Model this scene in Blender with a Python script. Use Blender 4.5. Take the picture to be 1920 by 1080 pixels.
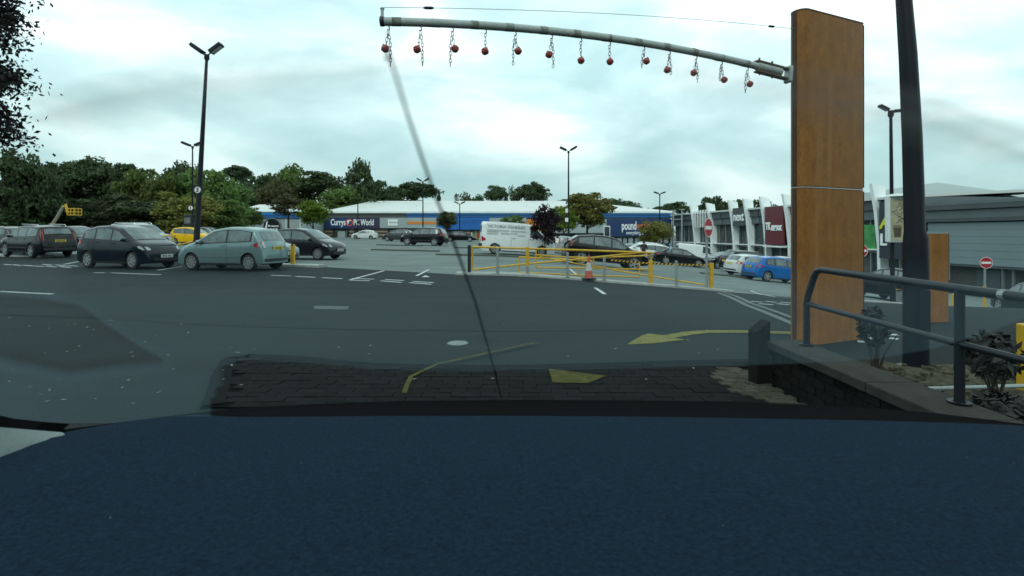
import bpy, bmesh, math, random
from mathutils import Vector, Matrix
R = math.radians
for o in list(bpy.data.objects): bpy.data.objects.remove(o)
SC = bpy.context.scene
COL = SC.collection
# ---------------------------------------------------------------- camera
CAMZ, FPX, HOR = 1.3, 960.0, 437.0          # eye height, focal length and horizon row of the 1920 px frame
cd = bpy.data.cameras.new('camera'); cam = bpy.data.objects.new('camera', cd); COL.objects.link(cam)
cd.sensor_width = 36.0; cd.lens = 36.0*FPX/1920; cd.clip_start = 0.01; cd.clip_end = 3000
cam.location = (0, 0, CAMZ); cam.rotation_euler = (R(90), 0, 0)
cd.shift_y = (HOR-540)/1920.0
cd.dof.use_dof = True; cd.dof.focus_distance = 25.0; cd.dof.aperture_fstop = cd.lens/1.25
SC.camera = cam
# ---------------------------------------------------------------- sky
W = bpy.data.worlds.new('World'); SC.world = W; W.use_nodes = True
wn, wl = W.node_tree.nodes, W.node_tree.links
wn.clear()
SUN_EL, SUN_AZ = R(38), R(200)
def wnode(t, **k):
    n = wn.new(t)
    for a, b in k.items(): setattr(n, a, b)
    return n
out = wnode('ShaderNodeOutputWorld'); mixs = wnode('ShaderNodeMixShader')
b1 = wnode('ShaderNodeBackground'); b2 = wnode('ShaderNodeBackground')
sky = wnode('ShaderNodeTexSky'); sky.sky_type = 'NISHITA'; sky.sun_disc = False
sky.sun_elevation = SUN_EL; sky.sun_rotation = SUN_AZ
wl.new(sky.outputs[0], b1.inputs[0]); b1.inputs[1].default_value = 0.1
tc = wnode('ShaderNodeTexCoord')
mp = wnode('ShaderNodeMapping'); mp.inputs['Scale'].default_value = (1.0, 1.0, 2.6)
wl.new(tc.outputs['Generated'], mp.inputs[0])
n1 = wnode('ShaderNodeTexNoise'); n1.inputs['Scale'].default_value = 3.1; n1.inputs['Detail'].default_value = 5; n1.inputs['Roughness'].default_value = .5
n1.inputs['Distortion'].default_value = .25
wl.new(mp.outputs[0], n1.inputs[0])
r1 = wnode('ShaderNodeValToRGB')
r1.color_ramp.elements[0].position = .33; r1.color_ramp.elements[0].color = (.66, .93, .95, 1)
r1.color_ramp.elements[1].position = .66; r1.color_ramp.elements[1].color = (1.45, 1.56, 1.55, 1)
e = r1.color_ramp.elements.new(.50); e.color = (.92, 1.17, 1.18, 1)
wl.new(n1.outputs[0], r1.inputs[0])
sx = wnode('ShaderNodeSeparateXYZ'); wl.new(tc.outputs['Generated'], sx.inputs[0])
r2 = wnode('ShaderNodeValToRGB')           # an overcast sky is darker towards the horizon
r2.color_ramp.elements[0].position = .0; r2.color_ramp.elements[0].color = (.58, .61, .60, 1)
r2.color_ramp.elements[1].position = .5; r2.color_ramp.elements[1].color = (1.12, 1.08, 1.08, 1)
e = r2.color_ramp.elements.new(.12); e.color = (.68, .72, .71, 1)
e = r2.color_ramp.elements.new(.28); e.color = (1.0, 1.0, 1.0, 1)
wl.new(sx.outputs[2], r2.inputs[0])
mm = wnode('ShaderNodeMixRGB'); mm.blend_type = 'MULTIPLY'; mm.inputs[0].default_value = 1
wl.new(r1.outputs[0], mm.inputs[1]); wl.new(r2.outputs[0], mm.inputs[2])
wl.new(mm.outputs[0], b2.inputs[0]); b2.inputs[1].default_value = 1.0
mixs.inputs[0].default_value = .93
wl.new(b1.outputs[0], mixs.inputs[1]); wl.new(b2.outputs[0], mixs.inputs[2]); wl.new(mixs.outputs[0], out.inputs[0])
# ---------------------------------------------------------------- soft sun of an overcast day
ld = bpy.data.lights.new('sun', 'SUN'); ld.energy = 0.7; ld.angle = R(25); ld.color = (1.0, .96, .9)
lo = bpy.data.objects.new('sun', ld); COL.objects.link(lo)
sd = Vector((math.sin(SUN_AZ)*math.cos(SUN_EL), math.cos(SUN_AZ)*math.cos(SUN_EL), math.sin(SUN_EL)))
lo.rotation_euler = sd.to_track_quat('Z', 'Y').to_euler()
SC.view_settings.view_transform = 'Standard'; SC.view_settings.look = 'None'
SC.view_settings.exposure = 0.0; SC.view_settings.gamma = 1.0; SC.view_settings.use_curve_mapping = False
SC.cycles.use_denoising = True; SC.cycles.filter_width = 1.6; SC.cycles.max_bounces = 6; SC.cycles.transparent_max_bounces = 12

# ---------------------------------------------------------------- helpers
def ss(t): t = max(0., min(1., t)); return t*t*(3-2*t)
def gz(X, Y):
    """height of the land: level round the camera, falling to the right, rising a little to the left"""
    x = min(X, 38.)
    return -.1*.5*(x+math.sqrt(x*x+1))*ss((Y-6)/14) + .015*max(0., min(-X, 60.))*ss((Y-16)/26)
def P(px, py, Y): return Vector(((px-960)/FPX*Y, Y, CAMZ+(HOR-py)/FPX*Y))
def G(px, py):
    """the point of the land seen at a pixel"""
    u, v = (px-960)/FPX, (HOR-py)/FPX
    lo_, hi = 1.0, 150.0
    for _ in range(50):
        m = (lo_+hi)/2
        if CAMZ+v*m > gz(u*m, m): lo_ = m
        else: hi = m
    return Vector((u*lo_, lo_, gz(u*lo_, lo_)))

def lin(r, g, b):
    f = lambda c: (c/255/12.92) if c/255 <= .04045 else ((c/255+.055)/1.055)**2.4
    return (f(r), f(g), f(b))
MATS = {}
def mat(name, col, rough=.6, metal=0., var=.12, scale=6., bump=0., bscale=None, coat=0., spec=.5, stretch=None, col2=None, emit=None, objvar=0.):
    if name in MATS: return MATS[name]
    m = bpy.data.materials.new(name); m.use_nodes = True
    N, L = m.node_tree.nodes, m.node_tree.links
    b = N['Principled BSDF']
    b.inputs['Roughness'].default_value = rough; b.inputs['Metallic'].default_value = metal
    b.inputs['Specular IOR Level'].default_value = spec
    b.inputs['Coat Weight'].default_value = coat; b.inputs['Coat Roughness'].default_value = .06
    t = N.new('ShaderNodeTexCoord'); src = t.outputs['Object']
    if stretch:
        mp_ = N.new('ShaderNodeMapping'); mp_.inputs['Scale'].default_value = stretch; L.new(src, mp_.inputs[0]); src = mp_.outputs[0]
    n = N.new('ShaderNodeTexNoise'); n.inputs['Scale'].default_value = scale; n.inputs['Detail'].default_value = 6; n.inputs['Roughness'].default_value = .65
    L.new(src, n.inputs[0])
    rp = N.new('ShaderNodeValToRGB'); rp.color_ramp.elements[0].position = .3; rp.color_ramp.elements[1].position = .7
    c2 = col2 or tuple(min(1., c*(1+var)) for c in col)
    c1 = col if col2 else tuple(c*(1-var) for c in col)
    rp.color_ramp.elements[0].color = (*c1, 1); rp.color_ramp.elements[1].color = (*c2, 1)
    L.new(n.outputs[0], rp.inputs[0]); cs = rp.outputs[0]
    if objvar:
        oi = N.new('ShaderNodeObjectInfo'); mr = N.new('ShaderNodeMapRange'); mr.inputs[3].default_value = 1-objvar; mr.inputs[4].default_value = 1+objvar
        L.new(oi.outputs['Random'], mr.inputs[0])
        hs = N.new('ShaderNodeHueSaturation'); L.new(mr.outputs[0], hs.inputs['Value']); L.new(cs, hs.inputs['Color']); cs = hs.outputs[0]
    L.new(cs, b.inputs['Base Color'])
    if emit: b.inputs['Emission Color'].default_value = (*emit, 1); b.inputs['Emission Strength'].default_value = 1
    if bump:
        n2 = N.new('ShaderNodeTexNoise'); n2.inputs['Scale'].default_value = bscale or scale*6; n2.inputs['Detail'].default_value = 4
        L.new(src, n2.inputs[0])
        bp = N.new('ShaderNodeBump'); bp.inputs['Strength'].default_value = bump; bp.inputs['Distance'].default_value = .02
        L.new(n2.outputs[0], bp.inputs['Height']); L.new(bp.outputs[0], b.inputs['Normal'])
    MATS[name] = m
    return m

def tag(o, label=None, cat=None, group=None, kind=None):
    if label: o['label'] = label
    if cat: o['category'] = cat
    if group: o['group'] = group
    if kind: o['kind'] = kind
    return o
def empty(name, loc=(0, 0, 0), rz=0., label=None, cat=None, group=None):
    o = bpy.data.objects.new(name, None); COL.objects.link(o); o.location = loc; o.rotation_euler = (0, 0, rz)
    o.empty_display_size = .1
    return tag(o, label, cat, group)
class MB:
    """collects vertices and faces of ONE mesh"""
    def __init__(s): s.v = []; s.f = []; s.mi = []
    def quad(s, a, b, c, d, mi=0):
        i = len(s.v); s.v += [tuple(a), tuple(b), tuple(c), tuple(d)]; s.f.append((i, i+1, i+2, i+3)); s.mi.append(mi); return s
    def poly(s, pts, mi=0):
        i = len(s.v); s.v += [tuple(p) for p in pts]; s.f.append(tuple(range(i, i+len(pts)))); s.mi.append(mi); return s
    def box(s, c, d, rz=0., mi=0, rot=None):
        hx, hy, hz = d[0]/2, d[1]/2, d[2]/2; i = len(s.v)
        M = rot or Matrix.Rotation(rz, 3, 'Z')
        for z in (-hz, hz):
            for x, y in ((-hx, -hy), (hx, -hy), (hx, hy), (-hx, hy)): s.v.append(tuple(Vector(c)+M @ Vector((x, y, z))))
        for f in ((3, 2, 1, 0), (4, 5, 6, 7), (0, 1, 5, 4), (1, 2, 6, 5), (2, 3, 7, 6), (3, 0, 4, 7)): s.f.append(tuple(i+k for k in f)); s.mi.append(mi)
        return s
    def box2(s, x0, x1, y0, y1, z0, z1, mi=0): return s.box(((x0+x1)/2, (y0+y1)/2, (z0+z1)/2), (abs(x1-x0), abs(y1-y0), abs(z1-z0)), mi=mi)
    def tube(s, pts, rad, n=8, caps=True, mi=0, aspect=1.):
        pts = [Vector(p) for p in pts]; i0 = len(s.v); m = len(pts)
        rads = rad if isinstance(rad, (list, tuple)) else [rad]*m
        up = None
        for k, p in enumerate(pts):
            t = (pts[min(k+1, m-1)]-pts[max(k-1, 0)])
            t = t.normalized() if t.length > 1e-9 else Vector((0, 0, 1))
            if up is None: up = Vector((0, 0, 1)) if abs(t.z) < .9 else Vector((1, 0, 0))
            a = t.cross(up).normalized(); b = a.cross(t).normalized(); up = b
            for j in range(n):
                q = 2*math.pi*j/n; s.v.append(tuple(p+(a*math.cos(q)+b*math.sin(q)*aspect)*rads[k]))
        for k in range(m-1):
            for j in range(n):
                j2 = (j+1) % n; s.f.append((i0+k*n+j, i0+k*n+j2, i0+(k+1)*n+j2, i0+(k+1)*n+j)); s.mi.append(mi)
        if caps:
            s.f.append(tuple(i0+j for j in reversed(range(n)))); s.mi.append(mi)
            s.f.append(tuple(i0+(m-1)*n+j for j in range(n))); s.mi.append(mi)
        return s
    def lathe(s, prof, n=16, c=(0, 0, 0), axis='Z', mi=0):
        """prof: (radius, height) pairs"""
        i0 = len(s.v); c = Vector(c); m = len(prof)
        for r, h in prof:
            for j in range(n):
                q = 2*math.pi*j/n; x, y = r*math.cos(q), r*math.sin(q)
                s.v.append(tuple(c+(Vector((x, y, h)) if axis == 'Z' else Vector((x, h, y)) if axis == 'Y' else Vector((h, x, y)))))
        for k in range(m-1):
            for j in range(n):
                j2 = (j+1) % n; f = (i0+k*n+j, i0+k*n+j2, i0+(k+1)*n+j2, i0+(k+1)*n+j)
                s.f.append(f if axis != 'Y' else tuple(reversed(f))); s.mi.append(mi)
        return s
    def grid(s, rows, mi=0, flip=False):
        i0 = len(s.v); n = len(rows[0])
        for r in rows: s.v += [tuple(p) for p in r]
        for a in range(len(rows)-1):
            for b in range(n-1):
                f = (i0+a*n+b, i0+a*n+b+1, i0+(a+1)*n+b+1, i0+(a+1)*n+b)
                s.f.append(tuple(reversed(f)) if flip else f); s.mi.append(mi)
        return s
    def mesh(s, name, mats, smooth=False, angle=None, weld=False):
        me = bpy.data.meshes.new(name); me.from_pydata(s.v, [], s.f)
        for m in (mats if isinstance(mats, (list, tuple)) else [mats]): me.materials.append(m)
        me.polygons.foreach_set('material_index', s.mi)
        if weld:
            bm = bmesh.new(); bm.from_mesh(me); bmesh.ops.remove_doubles(bm, verts=bm.verts, dist=1e-5); bmesh.ops.recalc_face_normals(bm, faces=bm.faces); bm.to_mesh(me); bm.free()
        if smooth:
            me.polygons.foreach_set('use_smooth', [True]*len(me.polygons))
            me.set_sharp_from_angle(angle=R(angle or 40))
        me.update(); return me
    def build(s, name, mats, parent=None, smooth=False, angle=None, weld=False):
        return obj(name, s.mesh(name, mats, smooth, angle, weld), parent)
def obj(name, me, parent=None, loc=None):
    o = bpy.data.objects.new(name, me); COL.objects.link(o)
    if parent: o.parent = parent
    if loc is not None: o.location = loc
    return o
def bevel(o, w=.01, seg=2):
    m = o.modifiers.new('bevel', 'BEVEL'); m.width = w; m.segments = seg; m.limit_method = 'ANGLE'; return o
def text(body, size, m, name, parent, loc, rot=(R(90), 0, 0), ext=.02, bold=0., sx=1., align='LEFT', shear=0., fit=None):
    cu = bpy.data.curves.new('lettering', 'FONT'); cu.body = body; cu.size = size; cu.extrude = ext; cu.offset = bold; cu.align_x = align; cu.shear = shear
    t = bpy.data.objects.new('lettering', cu); COL.objects.link(t)
    me = bpy.data.meshes.new_from_object(t.evaluated_get(bpy.context.evaluated_depsgraph_get()))
    bpy.data.objects.remove(t); me.materials.clear(); me.materials.append(m)
    o = obj(name, me, parent, loc); o.rotation_euler = rot; o.scale = (sx, 1, 1)
    if fit:
        w = max(v.co.x for v in me.vertices)-min(v.co.x for v in me.vertices); o.scale = (fit/w, 1, 1)
    return o
def copy_tree(o, parent=None):
    c = o.copy(); COL.objects.link(c); c.parent = parent
    for ch in o.children: copy_tree(ch, c)
    return c
ORD = ['first', 'second', 'third', 'fourth', 'fifth', 'sixth', 'seventh', 'eighth', 'ninth', 'tenth', 'eleventh', 'twelfth', 'thirteenth', 'fourteenth', 'fifteenth', 'sixteenth', 'seventeenth', 'eighteenth', 'nineteenth', 'twentieth']

# ---------------------------------------------------------------- materials
def asphalt(name, c, patch, grit, streak):
    """tarmac: broad worn patches, drawn-out tyre streaks and fine aggregate grit"""
    m = bpy.data.materials.new(name); m.use_nodes = True; N, L = m.node_tree.nodes, m.node_tree.links; b = N['Principled BSDF']
    b.inputs['Roughness'].default_value = .9; b.inputs['Specular IOR Level'].default_value = .15
    t = N.new('ShaderNodeTexCoord'); prev = None
    for sc, st, amp, lo_, hi, det in ((.35, (1, 1, 1), patch, .35, .65, 5), (1.6, (.12, 1, 1), streak, .3, .7, 4), (85, (1, 1, 1), grit, .35, .68, 2)):
        mp_ = N.new('ShaderNodeMapping'); mp_.inputs['Scale'].default_value = st; L.new(t.outputs['Object'], mp_.inputs[0])
        n = N.new('ShaderNodeTexNoise'); n.inputs['Scale'].default_value = sc; n.inputs['Detail'].default_value = det; L.new(mp_.outputs[0], n.inputs[0])
        r = N.new('ShaderNodeMapRange'); r.inputs[1].default_value = lo_; r.inputs[2].default_value = hi; r.inputs[3].default_value = 1-amp; r.inputs[4].default_value = 1+amp; L.new(n.outputs[0], r.inputs[0])
        if prev is None: prev = r.outputs[0]
        else:
            k = N.new('ShaderNodeMath'); k.operation = 'MULTIPLY'; L.new(prev, k.inputs[0]); L.new(r.outputs[0], k.inputs[1]); prev = k.outputs[0]
        last = n
    mu = N.new('ShaderNodeVectorMath'); mu.operation = 'SCALE'; mu.inputs[0].default_value = c; L.new(prev, mu.inputs['Scale']); L.new(mu.outputs[0], b.inputs['Base Color'])
    bp = N.new('ShaderNodeBump'); bp.inputs['Strength'].default_value = .4; bp.inputs['Distance'].default_value = .01; L.new(last.outputs[0], bp.inputs['Height']); L.new(bp.outputs[0], b.inputs['Normal'])
    return m
M_ROAD = asphalt('asphalt', (.0130, .0190, .0205), .18, .55, .20)
M_LOT = asphalt('worn_tarmac', (.135, .167, .158), .12, .25, .16)
M_WHITE = mat('white_paint', (.26, .29, .29), .7, scale=14, col2=(.60, .65, .64))
M_YPAINT = mat('yellow_road_paint', (.085, .082, .022), .85, spec=.2, scale=11, col2=(.19, .18, .036))
M_CONC = mat('kerb_concrete', (.30, .32, .30), .85, var=.2, scale=5, bump=.2)
M_YEL = mat('yellow_steel', (.52, .31, .012), .45, var=.15, scale=7)
M_GALV = mat('galvanised_steel', (.30, .34, .33), .45, metal=.5, var=.15, scale=9)
M_BLACK = mat('black_paint', (.008, .009, .012), .4, var=.15, spec=.3)
M_DARK = mat('dark_grey_paint', (.016, .019, .022), .45, var=.2, spec=.3)
M_WSTEEL = mat('white_cladding', (.72, .76, .74), .5, var=.06, scale=.6)
M_ROOF = mat('white_roof_sheet', (.56, .59, .56), .55, var=.06, scale=.3)
M_GLASS = mat('shop_glass', (.028, .048, .050), .08, var=.5, scale=.5, spec=.6)
M_TRUNK = mat('bark', (.045, .036, .028), .9, var=.3, scale=8, bump=.5)
# ================================================================ GROUND
def axis(a, b, fine0, fine1, fine, coarse):
    v = []; x = a
    while x < b-1e-6:
        v.append(x)
        x += fine if fine0 <= x < fine1 else max(fine, min(coarse, .25*min(abs(x-fine0), abs(x-fine1))+fine))
    v.append(b); return v
XS = axis(-600, 600, -30, 30, .6, 40); YS = axis(-60, 900, -2, 40, .6, 40)
g = MB(); g.grid([[(x, y, gz(x, y)-.02) for x in XS] for y in YS])
tag(g.build('ground', M_LOT, smooth=True, angle=60), kind='structure')
def road_edge(x): return 16.05 if x > -1.5 else (16.05+(-1.5-x)*.62 if x > -14 else 23.8+(-14-x)*.42)
g = MB(); rows = []
xs = axis(-90, 90, -30, 30, .6, 8)
for k in range(61):
    t = k/60; rows.append([(x, -15+(road_edge(x)+15)*t, gz(x, -15+(road_edge(x)+15)*t)+.002) for x in xs])
g.grid(rows); tag(g.build('road', M_ROAD, smooth=True, angle=60), kind='structure')

# unseen bank added behind the car to darken reflections and cut skylight
g = MB(); rows = []
for k in range(9):
    t_ = k/8; rows.append([(x, -18-26*t_+.0008*x*x*0, -.2+13*ss(t_)+1.2*math.sin(x*.21+k)*t_+.8*math.sin(x*.53+2*k)*t_) for x in range(-140, 141, 7)])
g.grid(rows, flip=True); tag(g.build('added_dark_bank', mat('dark_bank_surface', (.030, .040, .022), .95, var=.5, scale=.6), smooth=True, angle=80), kind='structure')

# ---- painted markings (each stroke lies on the tarmac)
def mark(name, pts, m, dz=.008, sub=1):
    """pts: outline in photo pixels, laid on the land"""
    b = MB(); q = [G(*p) for p in pts]
    b.poly([(p.x, p.y, p.z+dz) for p in q]); o = b.build(name, m); return tag(o, kind='structure')
def stroke(name, pts, w0, m, dz=.008):
    """a painted line w0 metres wide along ground points"""
    q = [Vector(p) for p in pts]; b = MB(); rows = []
    # resample
    r = []
    for a, c in zip(q[:-1], q[1:]):
        n = max(1, int((c-a).length/.5))
        r += [a.lerp(c, i/n) for i in range(n)]
    r.append(q[-1])
    for k, p in enumerate(r):
        t = r[min(k+1, len(r)-1)]-r[max(0, k-1)]; n = Vector((-t.y, t.x, 0)).normalized()*(w0/2)
        rows.append([(p.x+s*n.x, p.y+s*n.y, gz(p.x+s*n.x, p.y+s*n.y)+dz) for s in (1, 0, -1)])
    b.grid(rows); return tag(b.build(name, m), kind='structure')
def gl(*pts): return [G(*p) for p in pts]
for a in [((508, 516.5), (546, 518)), ((554, 518.5), (591, 520.5)), ((604, 521), (642, 523)),
          ((655, 525.5), (693, 527)), ((662, 522.5), (701, 524)), ((714, 527), (753, 530)), ((722, 524.5), (757, 526.5)), ((768, 530.5), (809, 533.5)), ((774, 528), (813, 530.5)),
          ((8, 496), (22, 497)), ((24, 496.5), (40, 498)), ((44, 497.5), (62, 499)), ((64, 499), (82, 500)), ((86, 499.5), (106, 501)), ((112, 500), (132, 502)), ((80, 496), (98, 497.5)), ((104, 497), (122, 498.5)), ((126, 498), (146, 499.5)),
          ((176, 511.5), (197, 512)), ((208, 512), (302, 515.5)),
          ((1408, 565.5), (1430, 567)), ((1434, 565.5), (1456, 567.5)), ((1462, 567), (1486, 569)), ((1422, 570), (1450, 572)), ((1456, 570), (1480, 572)),
          ((1606, 627), (1640, 628)), ((1608, 633), (1634, 635)), ((1608, 641), (1630, 643)), ((1668, 628), (1684, 629)), ((1668, 635), (1684, 637))]:
    stroke('lane_dash', gl(*a), .11, M_WHITE)
for a in [((657, 525), (720, 508)), ((781, 517.5), (804, 506)), ((120, 496), (160, 488)), ((296, 507), (342, 500)), ((1408, 545), (1454, 557), (1500, 559)), ((1116, 540), (1134, 552)), ((1067, 503), (1083, 517)), ((0, 547), (100, 552))]:
    stroke('bay_line', gl(*a), .09, M_WHITE)
mark('bay_arrow', [(790, 520), (798, 516.8), (806, 519.8)], M_WHITE)
M_DRAIN = mat('drain_concrete', (.10, .115, .11), .9, var=.3, scale=6)
# dished drain channel running away from the kerb corner
stroke('drain_channel', gl((1345, 549), (1400, 573), (1480, 605), (1560, 640)), .12, M_DRAIN)
stroke('drain_channel', gl((1353, 547), (1408, 569), (1490, 598), (1570, 628)), .10, M_DRAIN)
M_YGAP = mat('yellow_paint_in_gap', (.030, .030, .010), .9, spec=.1, scale=16, col2=(.085, .08, .018))  # same yellow paint, darkened where the windscreen reflection leaves a gap
# long yellow lane arrow and the bit of the next one
arrow = [(1176, 646.6), (1190, 638), (1204, 630), (1215.7, 626.3), (1245.6, 629.6), (1278.6, 623.5), (1300, 621.3), (1332, 620), (1380, 620), (1437, 621.4), (1500, 623), (1500, 628), (1437, 626), (1380, 624.8), (1332, 625), (1300, 628.3), (1285, 631), (1263, 634.6), (1285, 638), (1225, 645)]
mark('lane_arrow', arrow, M_YPAINT)
mark('lane_arrow', [(1029, 698.5), (1137, 712), (1102, 726), (1036, 725)], M_YGAP, dz=.036)
stroke('yellow_line', gl((1009, 648), (989, 650.5), (939, 662), (860, 680), (824, 687.5), (795, 701), (771, 713), (762, 732), (758, 745)), .042, M_YGAP, dz=.036)
# manhole cover let into the road
c = G(858, 644); b = MB(); b.lathe([(.0, .012), (.10, .012), (.115, .010), (.125, .004)], 20, (c.x, c.y, c.z))
tag(b.build('manhole_cover', mat('worn_iron', (.13, .16, .16), .6, var=.25, scale=14)), 'pale round manhole cover in the dark road', 'manhole cover')
M_SEAM = mat('tar_seam', (.012, .016, .017), .9, var=.3, spec=.1)
for a in [((60, 530), (330, 534), (620, 541), (900, 548), (1200, 560)), ((420, 612), (700, 619), (1000, 622), (1240, 618)), ((0, 590), (240, 600), (420, 612))]:
    stroke('tar_seam', gl(*a), .025, M_SEAM, dz=.006)
# repaired strip of darker tarmac with a paler edge
mark('road_patch', [(590, 574), (655, 575), (652, 581), (588, 580)], mat('tarmac_patch', (.055, .065, .065), .85, var=.2), dz=.006)

# ---- block paving across the entrance, single blocks with open joints
M_BED = mat('paving_bed', (.003, .003, .003), .95, var=.2, spec=.05)
M_BRICK = mat('reflection_gap_block', (.0048, .0052, .0052), .95, spec=.12, var=.3, scale=3, bump=.4, bscale=50, objvar=.35)  # near-black colour paints in the gap of the windscreen reflection
def reflection_gap_top(px):  # blocks are cut to the outline of the reflection gap
    pts = [(404, 704), (412, 686), (430, 675), (470, 670), (560, 674), (700, 688), (900, 692), (1100, 688), (1300, 682), (1470, 678)]
    if px <= pts[0][0]: return None
    for (a, b_), (c_, d) in zip(pts[:-1], pts[1:]):
        if px <= c_: return b_+(d-b_)*(px-a)/(c_-a)
    return None
pav = empty('block_paving', (0, 4, 0)); pav['kind'] = 'structure'
bed = MB(); bp = [G(382, 768), G(396, 735)]+[G(p, reflection_gap_top(p)) for p in list(range(405, 470, 12))+list(range(470, 1470, 30))]
bed.poly([(p.x, p.y, .022) for p in bp]+[(2.12, 3.6, .022)]); bed.build('paving_bed', M_BED, pav).location = (0, -4, 0)
edge_ = MB(); er = []            # added dark rim smoothing the reflection-gap outline over ragged block ends
for i, p in enumerate(bp):
    t_ = bp[min(i+1, len(bp)-1)]-bp[max(0, i-1)]; n_ = Vector((-t_.y, t_.x, 0)).normalized(); er.append([(p.x+n_.x*.03, p.y+n_.y*.03, .012), (p.x+n_.x*.02, p.y+n_.y*.02, .0325), (p.x-n_.x*.13, p.y-n_.y*.13, .0325), (p.x-n_.x*.14, p.y-n_.y*.14, .02)])
edge_.grid(er, flip=True); edge_.build('reflection_gap_rim', mat('reflection_gap_dark', (.0060, .0064, .0064), .95, spec=.08, var=.3, scale=4), pav, smooth=True, angle=40).location = (0, -4, 0)
bm_ = MB(); L_, B_ = .228, .112
bm_.box((0, 0, 0), (L_-.006, B_-.006, .03)); brick_me = bm_.mesh('block', M_BRICK)
rng = random.Random(4)
spots = []
row = 0; y = 3.80
while y < 5.3:
    x = -3.1+(row % 2)*L_/2
    while x < 2.15:
        px = 960+x/y*FPX; pt = reflection_gap_top(px); py = HOR+CAMZ*FPX/(y+.05)
        if pt and px > 428+max(0, 712-py)*.4 and py > pt+1 and py < 772: spots.append((x, y))
        x += L_
    y += B_; row += 1
spots.sort(key=lambda p: p[1])
rest = MB()
for i, (x, y) in enumerate(spots):
    z = .015+rng.uniform(-.002, .003)
    if i < 300:
        o = obj('paving_block', brick_me, pav, (x, y-4, z)); o.rotation_euler = (rng.uniform(-.015, .015), rng.uniform(-.01, .01), rng.uniform(-.012, .012))
    else: rest.box((x, y-4, z), (L_-.01, B_-.01, .03))
if rest.v: rest.build('paving_blocks_beyond', M_BRICK, pav)['kind'] = 'stuff'

# ---- kerb under the gates, islands
def strip_box(name, pts, width, h, m, label=None, cat=None, bev=.02, kind=None):
    """a raised kerb following the land along a ground polyline (left edge first)"""
    b = MB(); r = []
    for a, c in zip(pts[:-1], pts[1:]):
        a, c = Vector(a), Vector(c); n = max(1, int((c-a).length/.6)); r += [a.lerp(c, i/n) for i in range(n)]
    r.append(Vector(pts[-1])); rows = []
    for k, p in enumerate(r):
        t = r[min(k+1, len(r)-1)]-r[max(0, k-1)]; n = Vector((-t.y, t.x, 0)).normalized()*width/2
        A, B2 = p+n, p-n; za, zb = gz(A.x, A.y), gz(B2.x, B2.y)
        rows.append([(A.x, A.y, za-.1), (A.x, A.y, za+h-bev), (A.x-n.x*bev*2/width, A.y-n.y*bev*2/width, za+h), (B2.x+n.x*bev*2/width, B2.y+n.y*bev*2/width, zb+h), (B2.x, B2.y, zb+h-bev), (B2.x, B2.y, zb-.1)])
    b.grid(rows, flip=True)
    for rr in (rows[0], rows[-1]): b.poly(rr)
    o = b.build(name, m, weld=True, smooth=True, angle=30); tag(o, label, cat, kind=kind); return o
strip_box('kerb_island', [(-1.75, 16.25, 0), (6.9, 16.25, 0)], .62, .075, M_CONC, kind='structure')
strip_box('kerb_island', [(-9.9, 20.4, 0), (-7.15, 19.35, 0)], .55, .10, M_CONC, kind='structure')
strip_box('kerb_island', [(-30, 27.0, 0), (-23.0, 25.4, 0)], .5, .10, M_CONC, kind='structure')
strip_box('kerb_island', [(-13.2, 22.0, 0), (-9.5, 21.0, 0)], .5, .10, M_CONC, kind='structure')
strip_box('kerb_island', [(9.0, 15.6, 0), (12.6, 15.3, 0)], .3, .08, M_CONC, kind='structure')
M_BED2 = mat('planted_verge', (.060, .075, .058), .95, var=.35, scale=5, bump=.6)
for k, (a, c) in enumerate([((-12.6, 48), (-8.2, 46.5)), ((-9.8, 36), (-5.0, 34.8)), ((-4.8, 43), (2, 42.2)), ((-4.4, 30), (0.8, 29.2)), ((11.6, 31.5), (14.2, 31.0))]):
    strip_box('verge', [(*a, 0), (*c, 0)], .5, .07, M_BED2, kind='structure')

# ================================================================ HEIGHT BARRIER
M_CORTEN = bpy.data.materials.new('weathering_steel'); M_CORTEN.use_nodes = True
N, L = M_CORTEN.node_tree.nodes, M_CORTEN.node_tree.links; b_ = N['Principled BSDF']
b_.inputs['Roughness'].default_value = .62; b_.inputs['Specular IOR Level'].default_value = .4
t = N.new('ShaderNodeTexCoord')
def nz(scale, st, lo_, hi, c0, c1):
    m_ = N.new('ShaderNodeMapping'); m_.inputs['Scale'].default_value = st; L.new(t.outputs['Object'], m_.inputs[0])
    n_ = N.new('ShaderNodeTexNoise'); n_.inputs['Scale'].default_value = scale; n_.inputs['Detail'].default_value = 5; L.new(m_.outputs[0], n_.inputs[0])
    r_ = N.new('ShaderNodeValToRGB'); r_.color_ramp.elements[0].position = lo_; r_.color_ramp.elements[1].position = hi
    r_.color_ramp.elements[0].color = (*c0, 1); r_.color_ramp.elements[1].color = (*c1, 1); L.new(n_.outputs[0], r_.inputs[0]); return r_.outputs[0]
base = nz(9, (1, 1, .5), .3, .75, (.190, .072, .007), (.280, .116, .013))
stre = nz(7, (1, 1, .035), .56, .72, (0, 0, 0), (1, 1, 1))
fine = nz(60, (1, 1, .4), .35, .7, (.80, .78, .76), (1.1, 1.1, 1.1))
mx = N.new('ShaderNodeMixRGB'); mx.inputs[2].default_value = (.30, .155, .045, 1); L.new(base, mx.inputs[1])
ml = N.new('ShaderNodeMath'); ml.operation = 'MULTIPLY'; ml.inputs[1].default_value = .55; L.new(stre, ml.inputs[0]); L.new(ml.outputs[0], mx.inputs[0])
mu = N.new('ShaderNodeMixRGB'); mu.blend_type = 'MULTIPLY'; mu.inputs[0].default_value = 1; L.new(mx.outputs[0], mu.inputs[1]); L.new(fine, mu.inputs[2]); L.new(mu.outputs[0], b_.inputs['Base Color'])
M_RUSTEDGE = mat('dark_rust', (.040, .022, .016), .7, var=.3, scale=20)
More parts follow.
